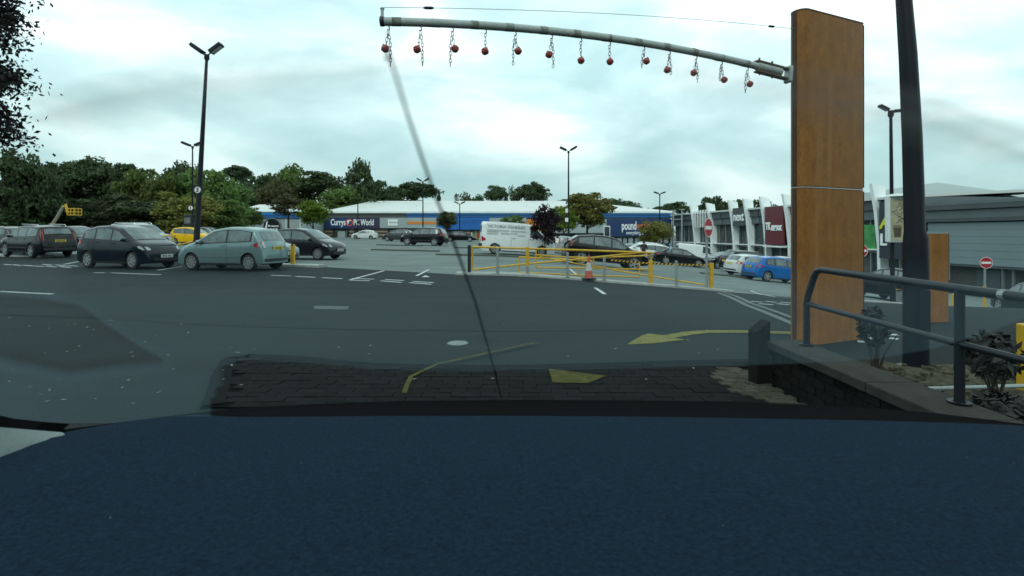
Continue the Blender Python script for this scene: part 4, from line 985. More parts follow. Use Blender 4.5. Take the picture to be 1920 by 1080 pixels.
# hipped roof sheet
ze, zr = szp(396.5), 1.3+(437-378.6)/960*112
rx0, rx1 = (690-960)/960*112, (1095-960)/960*112
b = MB(); e0, e1, yb = X0-.3, X1+.6, 40.
V = [(e0, -.35, ze), (e1, -.35, ze), (e1, yb, ze), (e0, yb, ze), (rx0, 20, zr), (rx1, 20, zr)]
b.v = V+[(x, y, z-.12) for x, y, z in V[:4]]
for f in ((0, 1, 5, 4), (1, 2, 5), (2, 3, 4, 5), (3, 0, 4), (0, 6, 7, 1), (1, 7, 8, 2), (2, 8, 9, 3), (3, 9, 6, 0)): b.f.append(f); b.mi.append(0)
roof = b.build('roof', M_ROOF, store)
b = MB(); b.tube([(rx0, 20, zr+.05), (rx1, 20, zr+.05)], .16, 6); b.build('ridge_cap', M_WSTEEL, roof)
for k in range(9):
    x = rx0-2+k*7.3
    for s in (1,): b = MB(); b.box((x, 9.5, (ze+zr)/2+.08), (.09, .09, .1)); b.build('roof_vent', M_GALV, roof)
b = MB(); b.box2(X0-.2, X1, -.45, -.1, ze-.30, ze-.02); b.build('gutter', M_WSTEEL, store)
# fascia bands
def bands(pl, pr, m1, m2, m3):
    bbox(store, 'fascia_band', pl, pr, 397.5, 402.3, m1, .18, .10); bbox(store, 'fascia_groove', pl, pr, 402.3, 403.9, m3, .10, .08); bbox(store, 'fascia_band', pl, pr, 403.9, 408, m2, .16, .09)
bands(611, 763, M_GRNGRY, M_GRNGRY, M_DARK)
bands(763.2, 1258, M_BLUE1, M_BLUE2, M_NAVYS)
# sign zone
s1 = bbox(store, 'sign_panel', 611.5, 656, 408.3, 428.2, M_NAVYS, .30, .10); s1b = bbox(store, 'sign_panel', 656.1, 712.5, 408.3, 428.2, M_PURP, .30, .10)
zb = szp(422.2)
text('Currys', 1.55, M_LETW, 'lettering', store, (sxp(621.5), -.43, zb), ext=.03, bold=.035, fit=sxp(649)-sxp(621.5))
c = (sxp(656.3), -.43, szp(417.3))
b = MB(); b.lathe([(.48, -.03), (.64, -.03), (.64, .0)], 24, c, 'Y'); b.build('sign_ring', mat('sign_red_ring', (.62, .10, .08), .5), store)
b = MB(); b.poly([(c[0]-.28, c[1]-.02, c[2]-.48), (c[0]+.02, c[1]-.02, c[2]+.18), (c[0]+.42, c[1]-.02, c[2]+.42), (c[0]-.40, c[1]-.02, c[2]+.42)]); b.build('sign_flash', M_LETW, store)
text('PC World', 1.5, M_LETW, 'lettering', store, (sxp(664), -.43, zb), ext=.03, bold=.03, fit=sxp(701.5)-sxp(664))
bbox(store, 'cladding_panel', 712.7, 763.5, 408.3, 427.5, M_LGREY, .18, .10)
p_ = bbox(store, 'notice_board', 728, 746.5, 411.5, 423, M_SWHITE, .06, .30); text('Bathstore', .42, M_GRNGRY, 'lettering', store, (sxp(730.5), -.37, szp(418.3)), ext=.01)
bbox(store, 'cladding_panel', 763.7, 819, 408.3, 427.5, M_LGREY, .18, .10); bbox(store, 'orange_stripe', 764, 819, 415.6, 420.2, M_ORANGE, .05, .29)
sg = bbox(store, 'sign_panel', 819.5, 917, 408.6, 430.5, mat('sign_royal_blue', (.008, .12, .40), .4, var=.06), .34, .10)
text('HARVEYS', 1.0, M_BLUE2, 'lettering', store, (sxp(860), -.46, szp(419)), ext=.02)
bbox(store, 'cladding_panel', 917.3, 987, 408.6, 428.5, M_LGREY, .18, .10); bbox(store, 'orange_stripe', 918, 985, 417.5, 421.0, M_ORANGE, .05, .29)
bbox(store, 'sign_panel', 987.5, 1036, 411, 434, M_ORANGE, .30, .10)
text('halfords', 1.8, M_BLACK, 'lettering', store, (sxp(993.5), -.43, szp(431)), ext=.02, bold=.03, fit=sxp(1033)-sxp(993.5))
bbox(store, 'cladding_panel', 1036.3, 1137, 411, 437, M_LGREY, .18, .10)
bbox(store, 'sign_panel', 1137.5, 1258, 411, 443, M_NAVYS, .34, .10)
t1 = text('pound', 2.1, M_LETW, 'lettering', store, (sxp(1164.5), -.47, szp(430.5)), ext=.03, bold=.04, fit=sxp(1191.5)-sxp(1164.5))
text('world', 2.1, mat('letter_orange', (.62, .16, .06), .5), 'lettering', store, (sxp(1192.5), -.47, szp(430.5)), ext=.03, bold=.02, fit=sxp(1217)-sxp(1192.5))
text('everything £1', .85, M_LETW, 'lettering', store, (sxp(1173), -.47, szp(439.2)), ext=.02, bold=.01, fit=sxp(1207)-sxp(1173))
# shop fronts under the signs: plinth, glass bays, banded brick piers, canopy
def front(pl, pr, ptop, z0, bays, piers):
    bbox(store, 'soffit', pl, pr, ptop, ptop+1.2, M_DARK, .5, .1)
    for i in range(bays):
        a = pl+(pr-pl)*i/bays; c_ = pl+(pr-pl)*(i+1)/bays
        x0, x1 = sxp(a)+.08, sxp(c_)-.08
        b = MB(); b.box2(x0, x1, -.12, -.04, z0+.25, szp(ptop+1.2)-.02); w = b.build('window', M_INT if i % 3 == 1 else M_GLASS, store)
        b = MB(); b.box2(x0-.08, x0+.03, -.17, -.02, z0, szp(ptop+1.2)); b.box2(x0, x1, -.16, -.03, z0+.10, z0+.25); b.box2(x0, x1, -.155, -.03, z0+1.35, z0+1.42); b.build('frame', M_GALV, w)
    for px0, px1 in piers:
        zt = szp(ptop+1.2); n = 7; pier = None
        for k in range(n):
            b = MB(); b.box2(sxp(px0), sxp(px1), -.60+(.02 if k % 2 else 0), -.1, z0-.3+(zt-z0+.3)*k/n, z0-.3+(zt-z0+.3)*(k+1)/n-.001); b.build('brick_band', M_TAN if k % 2 else M_DBR, store)
front(611, 763, 428.6, .30, 12, [(611, 625), (657, 665.5), (704, 728), (755, 764)])
front(763.5, 917, 430.8, .12, 12, [(790, 797), (818, 824), (876, 882)])
front(917.5, 1036, 434.2, -.5, 8, [(917, 924), (982, 989)])
front(1036.5, 1137, 437.4, -1.5, 7, [(1036, 1042), (1130, 1137)])
front(1137.5, 1258, 443.2, -2.6, 9, [(1137.5, 1142)])
for a, c_ in ((634, 648), (682, 696)): bbox(store, 'entrance_door', a, c_, 433.5, 446.5, M_SHUT, .06, .20)
# posters in one shop window
rg = random.Random(6)
for k in range(16):
    px = 850+k*4.1; col_ = [(.45, .30, .06), (.35, .05, .04), (.05, .12, .40), (.55, .52, .45), (.08, .25, .12)][k % 5]
    bbox(store, 'window_poster', px, px+3.2, 436+rg.uniform(-1, 1), 447+rg.uniform(-1, 1), mat(f'poster_ink_{k%5}', col_, .6, var=.5, scale=2), .03, .20)
for k in range(10):
    bbox(store, 'window_poster', 1146+k*11, 1153+k*11, 445.5, 456, M_SHUT if k % 2 else mat('poster_pale', (.22, .26, .27), .6, var=.6, scale=1.5), .03, .20)

# ---- left wing with its own hipped roof and a round sign
LW = empty('retail_wing', (0, 84, 0), 0, 'smaller white roofed store left of the main building with round black sign', 'building')
def lx(px): return (px-960)/FPX*84
def lz(py): return CAMZ+(HOR-py)/FPX*84
xa, xb = lx(441), -33.8
b = MB(); b.box2(xa, xb, 0, 24, -.5, lz(398)); b.build('wall', M_LGREY, LW)
b = MB(); b.box2(xa-.05, xa+.0, .02, 24, -.5, lz(409)); b.build('side_cladding', mat('side_navy', (.020, .028, .055), .5, var=.15), LW)
ze, zr = lz(396.5), 1.3+(437-383.5)/960*96
b = MB(); e0, e1 = xa-.4, xb+.3; r0, r1 = (486-960)/960*96, (585-960)/960*96
V = [(e0, -.4, ze), (e1, -.4, ze), (e1, 24.4, ze), (e0, 24.4, ze), (r0, 12, zr), (r1, 12, zr)]; b.v = V+[(x, y, z-.12) for x, y, z in V[:4]]
for f in ((0, 1, 5, 4), (1, 2, 5), (2, 3, 4, 5), (3, 0, 4), (0, 6, 7, 1), (1, 7, 8, 2), (2, 8, 9, 3), (3, 9, 6, 0)): b.f.append(f); b.mi.append(0)
b.build('roof', M_ROOF, LW)
for z0, z1, m, d in ((397, 403, M_BLUE1, .30), (403, 404.2, M_BLUE2, .22), (404.2, 409, M_BLUE2, .27)):
    b = MB(); b.box2(xa-.3 if m is M_BLUE1 else xa-.25, xb, -d, .0, lz(z1), lz(z0)); b.build('fascia_band', m, LW)
    b = MB(); b.box2(xa-d, xa-.06, .0, 24, lz(z1), lz(z0)); b.build('fascia_band', m, LW)
for px in (441.5, 536.5, 563): b = MB(); b.box2(lx(px)-.06, lx(px)+.06, -.08, 0, -.3, lz(409)); b.build('cover_strip', M_WSTEEL, LW)
b = MB(); b.box2(lx(447), lx(453), -.05, .02, .2, lz(413)); b.build('window', M_GLASS, LW)
cx, cz, rr = lx(511), lz(425.5), 1.42
b = MB(); b.lathe([(.0001, -.25), (rr, -.25), (rr, 0)], 32, (cx, -.02, cz), 'Y'); sg = b.build('round_sign', M_BLACK, LW)
b = MB(); b.lathe([(rr*.97, -.27), (rr*1.02, -.27), (rr*1.02, -.2)], 32, (cx, -.02, cz), 'Y'); b.build('sign_rim', M_GALV, sg)
b = MB(); q = [(-.95, -.8), (-.72, -.95), (-.86, 0), (-.66, .98), (-.9, .8), (-1.12, 0)]; b.poly([(cx+x*.95, -.285, cz+z) for x, z in q]); b.build('sign_crescent', M_LETW, sg)
text('Bensons', .46, M_LETW, 'lettering', sg, (cx-.62, -.29, cz+.02), ext=.01, bold=.012, fit=1.75); text('for beds', .46, M_LETW, 'lettering', sg, (cx-.3, -.29, cz-.48), ext=.01, bold=.012, fit=1.3)

# ---- row of stores along the right
FA = math.atan2(-53, 7)
def fac(s, name, label): return empty(name, (29+7/53.46*s, 92-53/53.46*s, 0), FA, label, 'building')
M_FIN = mat('white_fin', (.80, .85, .84), .45, var=.06, scale=.5); M_FASC = mat('fascia_dark_grey', (.055, .066, .072), .45, var=.12, scale=.5); M_FASC2 = mat('fascia_mid_grey', (.10, .118, .126), .45, var=.12, scale=.5)
def unit(s0, s1, name, label, fins=(), ztop=4.6, glass=True, zg=-2.95, rm=None):
    root = fac(s0, name, label); w = s1-s0
    b = MB(); b.box2(.02, w-.02, .5, 26, zg-1, ztop-.05); b.build('wall', M_FASC2, root)
    # mono-pitch white roof edge
    b = MB(); y0 = -.9; b.v = [(0, y0, ztop), (w, y0, ztop), (w, 26, ztop+1.5), (0, 26, ztop+1.5), (0, y0, ztop-.22), (w, y0, ztop-.22), (w, 26, ztop+1.2), (0, 26, ztop+1.2)]
    for f in ((0, 1, 2, 3), (7, 6, 5, 4), (0, 4, 5, 1), (1, 5, 6, 2), (2, 6, 7, 3), (3, 7, 4, 0)): b.f.append(f); b.mi.append(0)
    b.build('roof', rm or M_ROOF, root)
    b = MB(); b.box2(.01, w-.01, -.55, .45, 3.45, ztop-.25); b.build('fascia', M_FASC, root)
    b = MB(); b.box2(.01, w-.01, -.30, .45, 2.55, 3.43); b.build('lower_fascia', M_FASC2, root)
    if glass:
        n = max(2, int(w/1.6))
        for k in range(n):
            x0, x1 = w*k/n, w*(k+1)/n
            for z0, z1 in ((zg+.35, -.6), (-.45, 2.5)):
                b = MB(); b.box2(x0+.06, x1-.06, .30, .36, z0, z1); g_ = b.build('window', M_GLASS if (k+int(z0)) % 3 else M_INT, root)
            b = MB(); b.box2(x0-.05, x0+.05, .12, .40, zg, 2.55); b.build('mullion', M_GALV, root)
        b = MB(); b.box2(0.02, w-.02, .14, .42, -.58, -.46); b.build('transom', M_GALV, root)
        b = MB(); b.box2(0.02, w-.02, -.5, .28, -.33, -.2); b.build('canopy', M_WSTEEL, root)
        b = MB(); b.box2(.02, w-.02, .1, .5, zg-.5, zg+.33); b.build('plinth', M_FASC, root)
    for f in fins:
        x = f-s0; wt, wb = 1.5, .85
        b = MB(); zt = 5.75
        prof = [(-.55, zg-.5), (-.62, 0), (-.95, 3.2), (-1.45, zt+.15), (-.9, zt+.08), (-.1, zt-.12), (.3, 2.5), (.35, zg-.5)]   # side outline of the tapered fin
        n = len(prof); t_ = .17
        b.v = [(x-t_, y, z) for y, z in prof]+[(x+t_, y, z) for y, z in prof]
        b.f = [tuple(range(n)), tuple(reversed(range(n, 2*n)))]+[(k, n+k, n+(k+1) % n, (k+1) % n) for k in range(n)]; b.mi = [0]*len(b.f)
        b.build('fin', M_FIN, root, weld=True)
    return root, w
uA, w = unit(0.6, 16.8, 'store_unit', 'glazed store unit with twin white fins next to the pound shop', (9.0, 14.2))
b = MB(); 
for k in range(5): b.box2(9.2+k*.8, 9.36+k*.8, -1.0, -.8, 2.2, 4.9)
b.build('slatted_screen', M_WSTEEL, uA)
for x in (2.0, 5.2): b = MB(); b.tube([(x, -1.2, -3), (x, -1.2, 5.2)], .12, 8); b.box((x, -1.2, 5.25), (.7, .7, .1)); b.build('canopy_mast', M_LGREY, uA)
b = MB(); b.box2(1.9, 5.4, -1.28, -1.12, 4.5, 4.62); b.box2(1.9, 5.4, -1.28, -1.12, 3.6, 3.72); b.build('mast_bar', M_LGREY, uA)
uN, w = unit(17.0, 25.8, 'store_unit', 'store unit with the next sign between two white fins', (20.3, 23.9))
b = MB(); b.box2(20.7-17, 23.5-17, -.95, -.75, 2.3, 4.75); b.build('sign_panel', M_FASC, uN); text('next', 1.7, M_LETW, 'lettering', uN, (20.85-17, -.99, 3.0), ext=.03, bold=.03, fit=2.5)
uT, w = unit(26.0, 37.8, 'store_unit', 'store unit with the tall dark red sign beside the rusty pylon', (27.5, 31.9))
b = MB(); b.box2(28.0-26, 31.5-26, -1.0, -.8, -.1, 4.55); b.build('sign_panel', mat('sign_maroon', (.115, .016, .024), .45, var=.1, scale=.5), uT)
text('TK', 1.2, M_LETW, 'lettering', uT, (28.2-26, -1.04, 1.75), ext=.03, bold=.06, fit=1.05); text('maxx', 1.2, M_LETW, 'lettering', uT, (29.3-26, -1.04, 1.65), ext=.03, bold=.06, fit=2.0)
b = MB(); b.box2(28.0-26, 31.5-26, -1.3, .2, -.42, -.25); b.build('door_canopy', M_WSTEEL, uT)
uL, w = unit(38.0, 47.6, 'store_unit', 'store unit with yellow and white letters on a dark sign behind the light box', (44.5,))
b = MB(); b.box2(45.2-38, 47.55-38, -1.2, -.95, -1.0, 4.1); b.build('sign_panel', mat('sign_slate', (.022, .032, .042), .45, var=.1), uL)
text('A', 1.7, mat('letter_yellow', (.55, .55, .02), .5), 'lettering', uL, (45.3-38, -1.24, 1.75), ext=.03, bold=.06, shear=.2); text('L', 1.5, M_LETW, 'lettering', uL, (45.3-38, -1.24, .2), ext=.03, bold=.03)
b = MB(); b.box2(42.4-38, 43.7-38, -.2, .25, -.2, 2.1); b.build('green_window', mat('green_display', (.05, .26, .07), .5, var=.4, scale=1), uL)
uF, w = unit(47.8, 62, 'store_unit', 'far right store unit with deep dark fascia and grey roller panel', (), ztop=3.75, glass=False, rm=M_FASC2)
for nm, z0, z1, y0, m in (('fascia_top', 3.15, 3.5, -1.1, M_FASC), ('fascia_mid', 2.45, 3.1, -.85, M_FASC2), ('fascia_low', 2.2, 2.43, -1.0, M_FASC)):
    b = MB(); b.box2(.02, w, y0, -.56 if z0 > 3 else -.31, z0, z1); b.build(nm, m, uF)
pn = None
for k in range(6):
    b = MB(); b.box2(1.75, w-.05, -.75+.0, -.35, -1.12+k*.54, -1.12+(k+1)*.54-.012); b.build('roller_panel', mat('panel_blue_grey', (.16, .215, .23), .45, var=.05, scale=.3), uF)
b = MB(); b.box2(1.7, w, -.62, .3, -1.3, -1.14); b.build('panel_sill', M_FASC2, uF)
b = MB(); b.box2(2.1, w-.1, .30, .49, -3.6, -1.32); b.build('brick_wall', mat('brown_wall', (.060, .055, .045), .85, var=.25, scale=2), uF)
for x in (1.9, 2.5, 7.2, 7.9, 9): b = MB(); b.tube([(x, -.3, -3.6), (x, -.3, -1.3)], .11, 8); b.build('column', M_FASC2, uF)
b = MB(); b.box2(4.9, 6.6, .2, .29, -3.3, -1.5); b.build('door', M_FASC, uF)
b = MB(); b.box2(.1, 1.5, .30, .36, -2.6, 2.1); b.build('window', M_GLASS, uF)
for k, (x, z, m) in enumerate(((.4, 1.6, M_LETW), (1.0, 1.45, M_LETW), (.75, 1.85, M_ORANGE), (1.2, 1.75, M_ORANGE))): b = MB(); b.box((x, .27, z), (.45, .05, .09)); b.build('window_lettering', m, uF)
b = MB(); b.lathe([(.0001, -.03), (.10, -.03), (.10, 0)], 12, (2.9, -.76, .75), 'Y'); b.build('wall_lamp', mat('lamp_amber', (.5, .26, .08), .5), uF)
# grey roof rising behind the right row
b = MB(); Yr = 62
V = [P(1560, 372, 60), P(1625, 361, 60), P(1757, 342, 66), P(1905, 373, 50), P(1905, 400, 50), P(1560, 400, 60)]
b.poly(V); bk = [v+Vector((22, 14, 0)) for v in V]; b.poly(list(reversed(bk)))
for i in range(6): j = (i+1) % 6; b.quad(V[i], bk[i], bk[j], V[j])
o = b.build('roof_sheet', mat('grey_roof', (.22, .27, .265), .5, var=.05, scale=.2)); o.name = 'roof'
rb = empty('hall_roof', (45, 60, -3), 0, 'pale grey pitched roof of a hall rising behind the right hand stores', 'building'); o.parent = rb; o.matrix_parent_inverse = Matrix.Translation((-45, -60, 3))
b = MB(); b.box2(2, 24, 3, 22, -1, 4.6); b.build('wall', M_FASC2, rb)

# ---- poster stand between the trees and the pound shop
ps = empty('advert_panel', G(1138, 470), 0, 'upright framed advert panel left of the pound shop sign', 'advert panel'); ps.location = (P(1138, 437, 62).x, 62, gz(P(1138, 437, 62).x, 62))
h0 = P(1138, 444, 62).z-ps.location.z
b = MB(); b.box((0, 0, h0+.65), (.80, .14, 1.35)); bevel(b.build('frame', M_SWHITE, ps), .05)
b = MB(); b.box((0, -.075, h0+.65), (.60, .012, 1.12)); b.build('poster', mat('poster_dark', (.035, .05, .06), .5, var=.8, scale=3), ps)
b = MB(); b.box((0, 0, h0/2-.05), (.16, .1, h0+.1)); b.build('leg', M_DARK, ps)
# ---- low wall in front of the wood on the left
bw = empty('boundary_wall', (P(150, 437, 54).x, 54, .3), 0, 'low grey concrete wall below the woodland on the left', 'wall')
b = MB(); b.box2(-20, 12, 0, .3, -.6, 1.35); b.build('wall_panel', mat('wall_concrete', (.10, .105, .09), .9, var=.25, scale=1), bw)
for k in range(11): b = MB(); b.box((-19.8+k*3.1, -.06, .45), (.28, .2, 2.1)); b.build('pier', M_CONC, bw)
# ---- low screen wall far right with yellow rails
for k, (px, py, Y_) in enumerate(((1690, 555, 20), (1796, 562, 17.5), (1846, 575, 15.2))):
    X_ = (px-960)/FPX*Y_; z0 = gz(X_, Y_); r_ = empty('yellow_hoop', (X_, Y_, z0), R(20*k), ['small yellow framed stand behind the dark lamp column', 'yellow hoop rail right of the low rusty slab', 'yellow post in front of the far no entry sign'][k], 'barrier')
    b = MB(); h_ = .62 if k < 2 else .75; w_ = .30 if k < 2 else .05
    b.tube([(-w_, 0, -.05), (-w_, 0, h_), (w_, 0, h_), (w_, 0, -.05)], .035, 8); b.build('hoop', M_YEL, r_)
    if k == 0: b = MB(); b.box((0, 0, .33), (.5, .03, .45)); b.build('panel', mat('grey_print', (.12, .13, .13)), r_); b = MB(); b.tube([(-w_, 0, .08), (w_, 0, .08)], .035, 8); b.build('lower_bar', M_YEL, r_)
# ================================================================ TREES
import numpy as np
def leafmat(name, c, tr=.35):
    m = bpy.data.materials.new(name); m.use_nodes = True; N, L = m.node_tree.nodes, m.node_tree.links
    b = N['Principled BSDF']; b.inputs['Roughness'].default_value = .65; b.inputs['Specular IOR Level'].default_value = .25
    t = N.new('ShaderNodeTexCoord'); n = N.new('ShaderNodeTexNoise'); n.inputs['Scale'].default_value = 2.2; n.inputs['Detail'].default_value = 4; L.new(t.outputs['Object'], n.inputs[0])
    r = N.new('ShaderNodeValToRGB'); r.color_ramp.elements[0].position = .3; r.color_ramp.elements[1].position = .72
    r.color_ramp.elements[0].color = (*[x*.55 for x in c], 1); r.color_ramp.elements[1].color = (*[x*1.45 for x in c], 1); L.new(n.outputs[0], r.inputs[0])
    oi = N.new('ShaderNodeObjectInfo'); mr = N.new('ShaderNodeMapRange'); mr.inputs[3].default_value = .75; mr.inputs[4].default_value = 1.25; L.new(oi.outputs['Random'], mr.inputs[0])
    mh = N.new('ShaderNodeMapRange'); mh.inputs[3].default_value = .475; mh.inputs[4].default_value = .515; L.new(oi.outputs['Random'], mh.inputs[0])
    hs = N.new('ShaderNodeHueSaturation'); L.new(mr.outputs[0], hs.inputs['Value']); L.new(mh.outputs[0], hs.inputs['Hue']); L.new(r.outputs[0], hs.inputs['Color']); L.new(hs.outputs[0], b.inputs['Base Color'])
    tl = N.new('ShaderNodeBsdfTranslucent'); L.new(hs.outputs[0], tl.inputs[0]); mx = N.new('ShaderNodeMixShader'); mx.inputs[0].default_value = tr
    o = N['Material Output']; L.new(b.outputs[0], mx.inputs[1]); L.new(tl.outputs[0], mx.inputs[2]); L.new(mx.outputs[0], o.inputs[0]); return m
LM = {'dark': leafmat('leaf_dark', (.060, .092, .040)), 'mid': leafmat('leaf_mid', (.11, .17, .045)), 'olive': leafmat('leaf_olive', (.165, .165, .040)), 'copper': leafmat('leaf_copper', (.030, .016, .020)),
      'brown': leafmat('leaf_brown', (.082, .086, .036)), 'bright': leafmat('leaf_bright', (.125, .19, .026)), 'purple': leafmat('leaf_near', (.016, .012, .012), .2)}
def crown_mesh(seed, nclump, nleaf, size, shape='round', hollow=.45):
    """leaf clumps spread through a crown of radius 1 and height 2 (z from 0 to 2)"""
    r = np.random.default_rng(seed); V = []; cl = []
    for k in range(nclump):
        while True:
            p = r.uniform(-1, 1, 3)
            q = np.linalg.norm(p)
            if not (hollow < q < 1.0): continue
            if shape == 'cone':
                z = (p[2]+1)/2; rad = 1.02-z*.95
                if np.hypot(p[0], p[1]) > rad: continue
            if shape == 'umbrella' and p[2] < -.15 and r.random() < .85: continue
            if shape == 'column' and abs(p[2]) < 0: continue
            break
        rc = r.uniform(.17, .36)*(1 if shape != 'cone' else .75)
        p = p*(1-rc*.6); cl.append((p, rc))
        d = r.normal(size=(nleaf, 3)); d /= np.linalg.norm(d, axis=1)[:, None]
        d[:, 2] = np.abs(d[:, 2])*np.where(r.random(nleaf) < .72, 1, -1)
        rad = rc*r.uniform(.55, 1.08, nleaf)[:, None]
        c = p+d*rad*np.array([1.15, 1.15, .75])
        u = r.normal(size=(nleaf, 3)); u /= np.linalg.norm(u, axis=1)[:, None]
        n = d+.7*r.normal(size=(nleaf, 3)); w = np.cross(u, n); w /= np.linalg.norm(w, axis=1)[:, None]+1e-9
        s = (size*r.uniform(.55, 1.35, nleaf))[:, None]
        V.append(np.stack([c-u*s, c-w*s*.6, c+u*s, c+w*s*.6], 1).reshape(-1, 3))
    V = np.concatenate(V); V[:, 2] += 1.0
    me = bpy.data.meshes.new('crown'); nq = len(V)//4
    me.from_pydata(V.tolist(), [], np.arange(nq*4).reshape(-1, 4).tolist()); me.update()
    return me, cl
def trunk_mesh(cl, seed, hb, r0, wide, m=M_TRUNK, n=9):
    """tapered trunk from the ground up into the crown (crown space: base of the crown at z=0) with limbs"""
    r = random.Random(seed); b = MB()
    bend = r.uniform(-.08, .08); top = Vector((bend*2, r.uniform(-.05, .05), 1.35))
    b.tube([(0, 0, -hb-.05), (bend*.3, 0, -hb*.5), (bend, 0, .0), (bend*1.5, 0, .6), top], [r0*1.25, r0, r0*.85, r0*.5, r0*.12], 7)
    for p, rc in r.sample(cl, min(n, len(cl))):
        q = Vector(p)+Vector((0, 0, 1)); z0 = max(-.15, min(1.0, q.z-.55)); s = Vector((bend*(1+z0*.4), 0, z0)); m_ = s.lerp(q, .5)+Vector((0, 0, -.06))
        b.tube([s, m_, q], [r0*.42, r0*.28, r0*.08], 5)
    return b.mesh('trunk', m, smooth=True, angle=60)
PROTO = {}
def proto(shape, v):
    k = (shape, v)
    if k not in PROTO:
        sd = hash(shape) % 97 if False else {'round': 3, 'umbrella': 17, 'cone': 29, 'loose': 41, 'bush': 53}[shape]*7+v
        if shape == 'loose': me, cl = crown_mesh(sd, 46, 80, .066, 'round', .30)
        elif shape == 'bush': me, cl = crown_mesh(sd, 60, 90, .075, 'round', .45)
        elif shape == 'cone': me, cl = crown_mesh(sd, 75, 75, .062, 'cone', .15)
        elif shape == 'umbrella': me, cl = crown_mesh(sd, 52, 105, .064, 'umbrella', .4)
        else: me, cl = crown_mesh(sd, 72, 100, .066, 'round', .40)
        PROTO[k] = (me, trunk_mesh(cl, sd, 1.0, .055, 1)) 
        PROTO[k][0].materials.append(LM['dark'])
    return PROTO[k]
def tree(px, ytop, hw, Y, shape, leaf, v, label, ybot=None, cat='tree', group=None, trunk_h=None, rz=0., name='tree'):
    """ytop: row of the tree top; hw: half width in pixels; ybot: row of the lowest leaves"""
    X = (px-960)/FPX*Y; z0 = gz(X, Y); zt = CAMZ+(HOR-ytop)/FPX*Y; rad = hw*1.14/FPX*Y; zt += .04*rad
    zb = CAMZ+(HOR-ybot)/FPX*Y if ybot else z0+.05*(zt-z0)
    root = empty(name, (X, Y, z0), 0, label, cat, group); cm, tm = proto(shape, v)
    c = obj('crown', cm, root, (0, 0, zb-z0)); c.scale = (rad, rad, (zt-zb)/2.0); c.rotation_euler = (0, 0, rz)
    c.material_slots[0].link = 'OBJECT'; c.material_slots[0].material = LM[leaf]
    t = obj('trunk', tm, root, (0, 0, zb-z0)); hs = (zt-zb)/2
    # the trunk below the crown is stretched to reach the ground
    t.scale = (rad*.9, rad*.9, hs); t.rotation_euler = (0, 0, rz)
    low = zb-z0
    if low > hs*1.0:
        b = MB(); r0 = rad*.055; b.tube([(0, 0, -.05), (0, 0, low-hs*.8)], [r0*1.3, r0*1.1], 7); s = b.build('lower_trunk', M_TRUNK, root, smooth=True)
    return root
wood = [ # px, top, half width, depth, shape, leaf, lowest leaves
 (12, 268, 52, 46, 'cone', 'dark', None), (58, 285, 42, 47, 'round', 'dark', None), (104, 297, 40, 58, 'round', 'dark', None), (150, 297, 46, 60, 'umbrella', 'dark', 390), (192, 296, 46, 61, 'umbrella', 'dark', 385), (232, 300, 40, 60, 'round', 'dark', None),
 (268, 306, 42, 58, 'loose', 'mid', None), (304, 315, 34, 57, 'round', 'mid', None), (343, 303, 40, 62, 'loose', 'dark', None), (384, 310, 46, 60, 'round', 'mid', None), (424, 322, 40, 61, 'round', 'mid', None), (445, 311, 24, 66, 'umbrella', 'dark', 345),
 (484, 321, 44, 112, 'round', 'dark', None), (518, 330, 36, 108, 'round', 'brown', None), (552, 309, 40, 114, 'loose', 'mid', None), (596, 321, 46, 114, 'umbrella', 'dark', 385), (638, 345, 38, 110, 'round', 'mid', None), (674, 297, 30, 116, 'loose', 'dark', None), (704, 333, 42, 116, 'round', 'dark', None), (738, 350, 26, 118, 'umbrella', 'dark', 385),
 (779, 343, 42, 122, 'umbrella', 'dark', 388), (823, 351, 11, 124, 'cone', 'mid', None), (871, 360, 24, 126, 'loose', 'dark', None), (898, 365, 18, 126, 'loose', 'dark', None), (929, 346, 20, 128, 'umbrella', 'dark', 390), (961, 348, 16, 128, 'loose', 'dark', None), (999, 343, 30, 124, 'umbrella', 'dark', 395), (1062, 372, 18, 128, 'umbrella', 'dark', 400),
 (1162, 374, 38, 132, 'umbrella', 'dark', 412), (1208, 388, 34, 132, 'round', 'dark', None), (1262, 378, 34, 130, 'umbrella', 'dark', 415), (1300, 383, 26, 130, 'round', 'dark', None), (1344, 364, 40, 126, 'round', 'dark', None), (1402, 369, 42, 122, 'round', 'dark', None), (1448, 381, 30, 118, 'round', 'dark', None)]
nL = 0; nS = 0
for i, (px, yt, hw, Y, sh, lf, yb) in enumerate(wood):
    if Y < 80: lb = f'{ORD[nL]} tree from the left along the woodland edge'; nL += 1; gp_ = 'trees of the woodland edge'
    else:
        k = nS; nS += 1; gp_ = 'trees rising behind the stores'
        lb = f'{ORD[k]} tree from the left rising behind the stores' if k < 20 else f'{ORD[22-k] if k < 22 else ORD[22-k]} tree from the right rising behind the stores'
    tree(px, yt, hw, Y, sh, lf, i % 3, lb, yb, 'tree', gp_, rz=i*1.3)
# lower storey that closes the wood
under = [(40, 350, 70, 50, 'bush', 'dark'), (130, 350, 62, 66, 'bush', 'dark'), (215, 366, 60, 52, 'bush', 'dark'), (286, 374, 46, 53, 'bush', 'dark'), (345, 357, 56, 51, 'loose', 'olive'), (415, 372, 46, 56, 'bush', 'mid'), (0, 385, 50, 46, 'bush', 'dark'), (92, 385, 50, 53, 'bush', 'dark'), (172, 345, 60, 68, 'bush', 'dark')]
for i, (px, yt, hw, Y, sh, lf) in enumerate(under):
    lb = 'rounded olive yellow bush behind the yellow hatchback and lamp posts' if lf == 'olive' else f'{ORD[sorted(u[0] for u in under if u[5] != "olive").index(px)]} dark bush from the left below the woodland trees'
    tree(px, yt, hw, Y, sh, lf, i % 2, lb, 446, 'bush', 'bushes below the wood', rz=i, name='bush')
